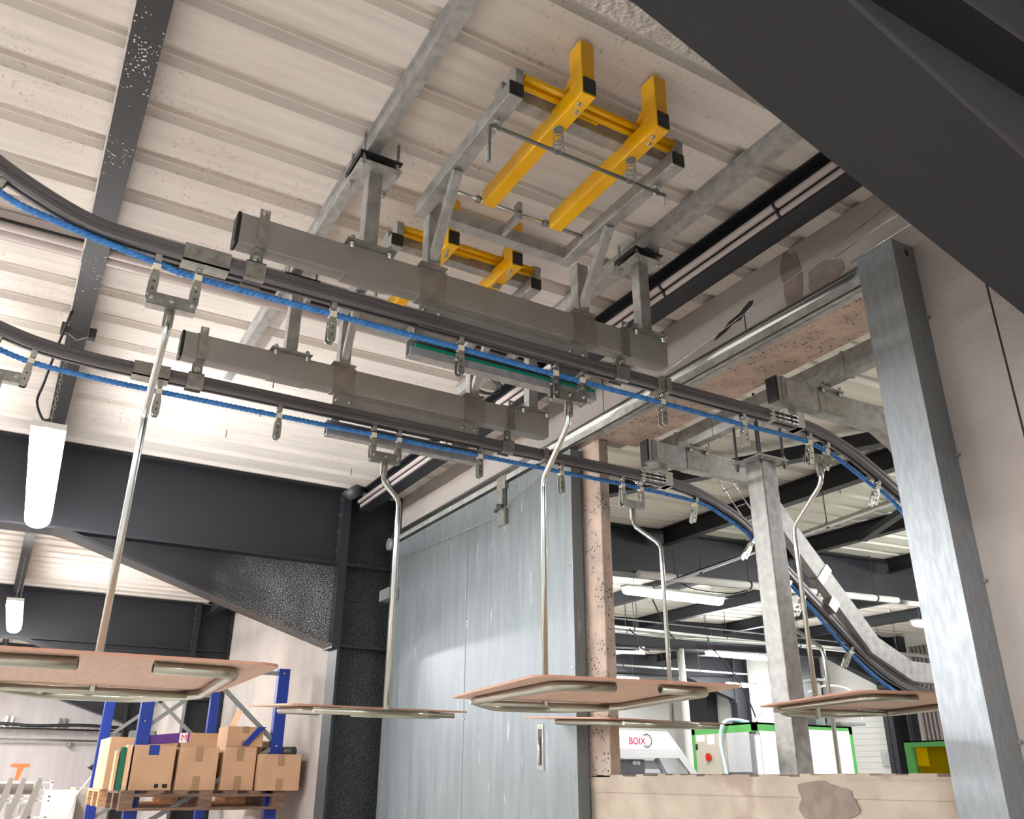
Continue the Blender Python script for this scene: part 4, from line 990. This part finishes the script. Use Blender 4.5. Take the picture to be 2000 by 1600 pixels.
t = thing('box_machine', 'white and grey packaging machine with the red BOIX lettering', 'machine', (-7.6, 5.9, -H))
xx = -7.5
obj('white_panel', MB().prism([(5.3, 0.462), (6.25, 0.462), (6.41, 0.295), (5.3, 0.283)], 'x', xx-0.03, xx), WHITE, t)
obj('grey_frame', MB().prism([(5.3, 0.283), (6.41, 0.295), (6.62, 0.06), (6.62, -0.4), (6.52, -0.4), (6.52, 0.065), (6.385, 0.205), (5.3, 0.195)], 'x', xx-0.04, xx+0.004), MGREY, t)
obj('rear_frame', MB().box(xx-0.95, xx-0.03, 5.3, 6.3, 0.25, 0.45).box(xx-0.95, xx-0.85, 6.2, 6.3, -H, 0.25), MGREY, t)
obj('guard_window', MB().prism([(5.3, 0.195), (6.38, 0.205), (6.50, 0.065), (6.50, -0.4), (5.3, -0.4)], 'x', xx-0.015, xx-0.010), CLEAR, t)
mech = MB().box(xx-0.3, xx-0.1, 5.80, 6.0, -0.3, 0.19).box(xx-0.25, xx-0.2, 5.5, 5.72, 0.05, 0.10)
obj('mechanism', mech, BLACK, t)
obj('mechanism_rail', MB().box(xx-0.2, xx-0.15, 5.5, 5.68, 0.11, 0.17).box(xx-0.2, xx-0.15, 6.0, 6.25, 0.10, 0.18).box(xx-0.2, xx-0.15, 6.0, 6.3, 0.02, 0.06).bar((xx-0.15, 6.2, 0.2), (xx-0.15, 6.4, -0.1), 0.04, 0.04), GREYST, t)
obj('knob', MB().cyl((xx-0.1, 5.86, 0.155), (xx-0.08, 5.86, 0.155), 0.02, 14).cyl((xx-0.1, 5.91, 0.155), (xx-0.08, 5.91, 0.155), 0.02, 14), PAPER, t)
lt = text('lettering', 'BOIX', 0.092, PINKRED, (xx+0.0005, 5.733, 0.330), (0,1,0), (0,0,1), t, 0.0005, 0.0022)
g_ = MB(); cy, cz = 5.965, 0.366
def arc(mb, r0, r1, a0, a1, n=28):
    vs = []; 
    for i in range(n+1):
        a = math.radians(a0 + (a1-a0)*i/n)
        vs += [(xx+0.0008, cy + r0*math.cos(a), cz + r0*math.sin(a)), (xx+0.0008, cy + r1*math.cos(a), cz + r1*math.sin(a))]
    mb.add(vs, [(2*i, 2*i+1, 2*i+3, 2*i+2) for i in range(n)])
arc(g_, 0.057, 0.066, -130, 130); arc(g_, 0.045, 0.050, -110, 110)
for a in range(-125, 126, 25): arc(g_, 0.065, 0.074, a-5, a+5, 3)
obj('gear_emblem', g_, INK, t, 'black half gear ring beside the lettering')

t = thing('green_enclosure', 'smaller green machine enclosure with yellow see-through guard by the guide post', 'machine', (-4.6, 6.8, -H))
obj('frame', MB().box(-4.845, -3.8, 6.5, 6.55, 0.25, 0.295).box(-4.845, -4.785, 6.5, 6.55, -H, 0.25).box(-4.845, -3.8, 6.5, 7.6, 0.285, 0.295).box(-4.845, -4.785, 7.55, 7.6, -H, 0.29), GREEN, t)
obj('yellow_guard', MB().box(-4.76, -3.8, 6.52, 6.525, -1.2, 0.25), YGLASS, t, 'yellow transparent guard')
obj('yellow_panel', MB().box(-4.789, -4.785, 6.56, 6.70, 0.11, 0.25), mat('yellow_sheet', srgb(230, 205, 0), 0.4), t)
obj('inner_body', MB().box(-4.80, -4.79, 6.56, 7.5, -H, 0.28), DGREY, t)
solo('wall_plate', MB().box(-11.0, -10.44, 14.06, 14.1, 0.235, 0.465), MGREY, 'grey rectangular plate on the far white wall', 'plate')
solo('steel_stanchion', MB().box(-10.2, -10.13, 13.9, 14.08, -H, 2.4), DARK, 'narrow dark stanchion on the far white wall right of the grey plate', 'stanchion')
cw = MB()
for k in range(6): cw.box(-10.0 + 0.08*k, -9.96 + 0.08*k, 13.98, 14.05, -H, 2.2)
cw.box(-10.0, -9.5, 14.05, 14.09, -H, 2.2)
solo('corrugated_sheet', cw, mat('brown_grey_sheet', srgb(128, 118, 114), 0.6), 'brown grey corrugated sheet on the far wall beside the guide post', 'cladding')
solo('wall_rail', MB().box(-12.2, -10.6, 14.02, 14.09, 1.16, 1.24), DARK, 'dark horizontal rail on the far white wall', 'rail')
solo('steel_stanchion', MB().box(-12.5, -12.1, 13.75, 14.05, -H, 2.36), DARK, 'dark stanchion behind the mast on the far white wall', 'stanchion')
solo('steel_stanchion', MB().box(-15.7, -15.1, 13.75, 14.05, -H, 2.3), DARK, 'dark stanchion left of the green cabinet, behind the white tube', 'stanchion')

# ================================================================== BLUE RACK AND ITS LOAD
t = thing('pallet_rack', 'blue pallet rack with grey cross braces under the left trays', 'rack', (-9.3, 1.7, -H))
def upright(x, y): 
    return obj('upright', MB().box(x-0.04, x+0.04, y-0.05, y-0.044, -H, 0.90).box(x-0.04, x-0.034, y-0.044, y+0.05, -H, 0.90).box(x+0.034, x+0.04, y-0.044, y+0.05, -H, 0.90), BLUE, t)
upright(-8.0, 1.13); upright(-8.0, 2.24); upright(-10.75, 1.13); upright(-10.75, 2.24)
for xx in (-8.0, -10.75):
    zs = [0.86, 0.24, -0.42, -1.1]
    ys = [(1.75, 2.24), (2.24, 1.13), (1.13, 2.24)]
    obj('brace', MB().bar((xx, 1.62, 0.80), (xx, 2.24, 0.27), 0.03, 0.035, side=(1,0,0)), GREYST, t)
    obj('brace', MB().bar((xx, 2.24, 0.25), (xx, 1.13, -0.42), 0.03, 0.035, side=(1,0,0)), GREYST, t)
    obj('brace', MB().bar((xx, 1.13, 0.36), (xx, 1.75, 0.86), 0.03, 0.035, side=(1,0,0)), GREYST, t)
    obj('brace', MB().bar((xx, 1.13, 0.86), (xx, 2.24, 0.86), 0.03, 0.035, side=(1,0,0)), GREYST, t)
for yy in (1.10, 2.22):
    obj('beam', MB().box(-10.75, -8.0, yy-0.025, yy+0.025, -0.58, -0.47), ORANGE, t, 'orange shelf beam')
    obj('beam', MB().box(-10.75, -8.0, yy-0.025, yy+0.025, -1.36, -1.25), ORANGE, t, 'orange shelf beam')
pin = MB()
for yy, zz in ((2.235, 0.25), (2.235, 0.86), (1.125, 0.20), (1.125, 0.42), (1.125, 0.62)): pin.cyl((-7.96, yy, zz), (-7.955, yy, zz), 0.008, 8)
obj('rivet', pin, CHROME, t)

def pallet(x0, x1, y0, y1, z1, m, label):
    t = thing('pallet', label, 'pallet', ((x0+x1)/2, (y0+y1)/2, z1-0.144), 'wooden pallets on the blue rack')
    top = MB(); n = 7
    for k in range(n):
        a = y0 + (y1-y0-0.1)*k/(n-1); top.box(x0, x1, a, a+0.1, z1-0.022, z1)
    obj('deck_boards', top, m, t)
    s = MB()
    for k in range(3):
        a = x0 + (x1-x0-0.1)*k/2; s.box(a, a+0.1, y0, y1, z1-0.044, z1-0.022)
    obj('stringer_boards', s, m, t)
    for k in range(3):
        for j in range(3):
            a = x0 + (x1-x0-0.1)*k/2; b = y0 + (y1-y0-0.1)*j/2
            obj('block', MB().box(a, a+0.1, b, b+0.1, z1-0.122, z1-0.044), m, t)
    s = MB()
    for k in range(3):
        a = x0 + (x1-x0-0.1)*k/2; s.box(a, a+0.1, y0, y1, z1-0.144, z1-0.122)
    obj('base_boards', s, m, t)
    return t
pallet(-8.75, -7.85, 1.02, 2.32, -0.105, WOOD_D, 'old brown pallet under the front cardboard boxes')
pallet(-9.85, -8.9, 0.98, 2.28, -0.105, WOOD, 'pale pallet under the large back carton')

def carton(x0, x1, y0, y1, z0, z1, label, m=CARD, tape=True, rot=0):
    t = thing('cardboard_box', label, 'box', ((x0+x1)/2, (y0+y1)/2, z0), 'cardboard boxes on the rack')
    obj('carton', MB().box(x0, x1, y0, y1, z0, z1), m, t, bevel=0.004)
    if tape:
        ym = (y0+y1)/2; h = (z1-z0)
        obj('tape', MB().box(x1, x1+0.001, ym-0.03, ym+0.03, z1-h*0.33, z1).box(x0, x1+0.001, ym-0.03, ym+0.03, z1, z1+0.001), TAPE, t)
        obj('tape', MB().box(x1, x1+0.001, ym-0.03, ym+0.03, z0, z0+h*0.33), TAPE, t)
    if rot: t.rotation_euler = (0, 0, rot)
    return t
zs = -0.105
b1 = carton(-8.3, -7.93, 1.08, 1.40, zs, 0.235, 'front carton with blue label behind the left blue upright', tape=False)
obj('label', MB().box(-7.93, -7.929, 1.19, 1.27, 0.16, 0.235), BLUE, b1); 
obj('print', MB().box(-7.93, -7.929, 1.27, 1.30, zs+0.02, zs+0.05).box(-7.93, -7.929, 1.33, 1.37, zs+0.02, zs+0.05), INK, b1)
carton(-8.3, -7.92, 1.43, 1.745, zs, 0.225, 'taped front carton in the middle of the row')
carton(-8.3, -7.92, 1.79, 2.06, zs, 0.235, 'taped front carton behind the grey brace')
carton(-8.25, -7.80, 2.075, 2.42, zs, 0.18, 'carton at the right end poking out past the blue upright')
carton(-8.3, -7.95, 1.80, 2.11, 0.2365, 0.40, 'open carton with a raised flap on top of the row', CARD)
solo('box_flap', MB().add([(-8.0,1.81,0.37),(-7.96,1.86,0.37),(-7.99,1.92,0.53),(-8.03,1.87,0.53),(-8.005,1.81,0.37),(-7.965,1.86,0.37),(-7.995,1.92,0.53),(-8.035,1.87,0.53)], [(0,1,2,3),(4,5,6,7),(0,1,5,4),(1,2,6,5),(2,3,7,6),(3,0,4,7)]), CARD_L, 'pale cardboard flap standing up from the open carton', 'cardboard')
carton(-9.5, -8.75, 0.98, 1.55, zs, 0.32, 'tall pale carton at the back left of the rack', CARD_L, False)
carton(-9.3, -8.7, 1.58, 1.98, zs, 0.37, 'large pale carton at the back middle of the rack', CARD_L, False)
carton(-8.75, -8.35, 2.02, 2.35, zs, 0.30, 'carton at the back right behind the open carton', CARD, False)
t = thing('purple_carton', 'flattened purple printed carton lying on the front boxes', 'box', (-8.1, 1.33, 0.236))
obj('sheet', MB().add([(-7.99,1.13,0.238),(-7.99,1.50,0.262),(-7.99,1.50,0.345),(-7.99,1.13,0.305),(-8.05,1.13,0.238),(-8.05,1.50,0.262),(-8.05,1.50,0.345),(-8.05,1.13,0.305)], [(0,1,2,3),(4,7,6,5),(0,4,5,1),(1,5,6,2),(2,6,7,3),(3,7,4,0)]), PURPLE, t)
obj('white_field', MB().add([(-7.988,1.42,0.258),(-7.988,1.485,0.262),(-7.988,1.485,0.340),(-7.988,1.42,0.334)], [(0,1,2,3)]), PAPER, t)
text('print', 'M', 0.07, PINKRED, (-7.986, 1.43, 0.275), (0,1,0), (0,0,1), t)
t = solo('folder', MB().box(-8.05, -7.97, 0.985, 1.025, zs, 0.215), DGREEN, 'dark green folder standing at the left end of the front row', 'folder')
solo('cardboard_sheet', MB().box(-8.1, -7.95, 1.03, 1.05, zs, 0.235), CARD_L, 'pale cardboard sheet between the green folder and the first carton', 'cardboard')
solo('cardboard_sheet', MB().box(-8.1, -7.98, 0.955, 0.975, zs, 0.19), CARD_L, 'pale cardboard sheet left of the green folder', 'cardboard')
solo('film_roll', MB().cyl((-8.2, 2.20, 0.21), (-7.9, 2.38, 0.21), 0.035, 14), DGREY, 'dark roll lying on the right end carton', 'roll')
solo('blue_film', MB().add([(-7.93,1.93,0.25),(-7.93,1.98,0.25),(-7.92,2.12,0.40),(-7.92,2.05,0.40),(-7.94,1.93,0.25),(-7.94,1.98,0.25),(-7.93,2.12,0.40),(-7.93,2.05,0.40)], [(0,1,2,3),(4,5,6,7),(0,1,5,4),(1,2,6,5),(2,3,7,6),(3,0,4,7)]), BLUE, 'strip of blue tape hanging from the open carton', 'tape')
solo('wrapped_load', MB().box(-8.7, -8.05, 1.75, 2.15, -1.25, -0.60), RED, 'red stack below the old pallet in the rack', 'load', bevel=0.03)
solo('wrapped_load', MB().box(-9.8, -8.95, 1.16, 2.15, -1.25, -0.60), PAPER, 'white wrapped load below the pale pallet', 'load', bevel=0.05)

# ================================================================== END WALL AREA (far left)
t = thing('cable_basket', 'long wire cable basket with black cables on the end wall', 'cable tray', (-17.2, 1.0, 0.76))
obj('basket', (lambda m: [m.box(-17.30, -17.18, -1.8 + 0.108*k, -1.794 + 0.108*k, 0.72, 0.79) for k in range(39)] and m)(MB()), CHROME, t)
obj('cables', MB().tube(spline([(-17.2, -1.9, 0.785), (-17.2, 0.0, 0.795), (-17.2, 0.72, 0.77), (-17.2, 1.44, 0.80), (-17.2, 2.38, 0.76)], 0.1), 0.026, 8).tube([(-17.18, -1.9, 0.73), (-17.18, 2.38, 0.72)], 0.014, 8), BLACK, t)
for yy in (0.32, 1.12): obj('bracket', MB().box(-17.4, -17.32, yy-0.06, yy-0.025, 0.74, 0.915).box(-17.4, -17.32, yy+0.025, yy+0.06, 0.74, 0.915), CHROME, t)
t = thing('wall_pipe', 'thin bright pipe under the cable basket on the end wall', 'pipe', (-17.28, 0.5, 0.54))
obj('pipe', MB().tube([(-17.28, -1.9, 0.546), (-17.28, 1.725, 0.554)], 0.019, 10).tube([(-17.28, 1.725, 0.554), (-17.28, 1.75, 0.70)], 0.014, 8), CHROME, t)
obj('bracket', MB().box(-17.4, -17.27, 1.27, 1.32, 0.455, 0.54), GREYST, t)
t = thing('tape_mark', 'orange T shaped mark on the end wall', 'mark', (-17.39, 0.6, 0.0))
obj('mark', MB().prism([(0.48,0.138),(0.505,0.18),(0.768,0.186),(0.774,0.132),(0.69,0.126),(0.642,-0.072),(0.588,-0.072),(0.60,0.126)], 'x', -17.399, -17.395), ORANGE, t)
t = thing('wall_cabinet', 'white metal cabinet low on the left by the end wall', 'cabinet', (-12.6, 0.95, -H))
obj('body', MB().box(-13.0, -12.1, 0.80, 1.10, -H, -0.155), WHITE, t, bevel=0.006)
obj('door', MB().box(-12.10, -12.092, 0.82, 1.08, -1.4, -0.18), PAPER, t)
solo('wall_cabinet', MB().box(-13.4, -12.6, 1.12, 1.45, -H, -0.13), PALE, 'pale cabinet behind the white one at the end wall', 'cabinet')
# rack of grey forked frames
t = thing('fork_rack', 'rack of grey forked steel frames at the bottom left corner', 'rack', (-11.5, 0.4, -H))
for k, yy in enumerate((-0.10, 0.036, 0.160, 0.318)):
    obj('fork', MB().prism([(yy+0.305, -0.022), (yy+0.345, -0.022), (yy+0.335, -0.20), (yy+0.30, -0.32), (yy+0.235, -0.60), (yy+0.17, -0.60), (yy+0.235, -0.32), (yy+0.262, -0.19), (yy+0.285, -0.10)], 'x', -11.53, -11.50), mat('fork_grey', srgb(128, 124, 116), 0.5) if k == 0 else bpy.data.materials['fork_grey'], t)
bars = MB()
for z_ in (-0.075, -0.215, -0.262, -0.425): bars.box(-11.6, -11.56, 0.0, 0.78, z_, z_+0.014)
for yy in (0.60, 0.76): bars.box(-11.62, -11.56, yy, yy+0.022, -H, -0.05)
bars.bar((-11.59, 0.61, -0.06), (-11.59, 0.77, -0.20), 0.015, 0.02)
obj('frame_bars', bars, PAPER, t, 'white frame bars')
for yy in (0.10, 0.24, 0.37, 0.50): obj('white_sheet', MB().box(-11.66, -11.65, yy, yy+0.085, -0.42, -0.285), PAPER, t)
obj('tray', MB().box(-11.75, -11.68, 0.0, 0.60, -0.19, -0.085), mat('fork_back', srgb(120, 106, 98), 0.7), t)
t = thing('hand_tool', 'white stick with a black funnel-shaped head leaning near the rack', 'tool', (-11.9, 1.15, -H))
obj('stick', MB().cyl((-11.9, 1.22, 0.03), (-11.9, 1.06, -0.22), 0.012, 10).cyl((-11.9, 1.06, -0.22), (-11.9, 0.95, -0.9), 0.012, 10), WHITE, t)
obj('head', MB().cyl((-11.9, 1.235, 0.015), (-11.9, 1.19, 0.075), 0.014, 12).cyl((-11.9, 1.19, 0.075), (-11.9, 1.165, 0.115), 0.016, 16, 0.045), BLACK, t)
solo('control_box', MB().box(-16.6, -16.2, 2.12, 2.48, 0.48, 0.70), GREYST, 'grey box behind the blue rack under the cable basket', 'box')

# small roof screws
for i, (x, y) in enumerate(((-4.85, 1.05), (-5.3, 0.95), (-4.4, 1.0), (-5.6, 1.9), (-7.8, 1.2), (-3.6, 4.6), (-4.9, 4.2), (-4.3, 5.5))):
    zz = ZC + max(0, 0.035*(y-2.62))
    solo('roof_screw', MB().cyl((x, y, zz-0.05), (x, y, zz+0.005), 0.003, 6), DGREY, 'thin screw tip sticking down through the %s roof sheet' % ('near hall' if y < 2.5 else 'far hall'), 'screw', 'screw tips in the %s roof' % ('near' if y < 2.5 else 'far'))

# ------------------------------------------------------------------ lift everything so that the floor is at z = 0
for o in list(bpy.data.objects):
    if o.parent is None and o is not cam: o.location.z += H
for o in bpy.data.objects:
    if '_o' in o: del o['_o']
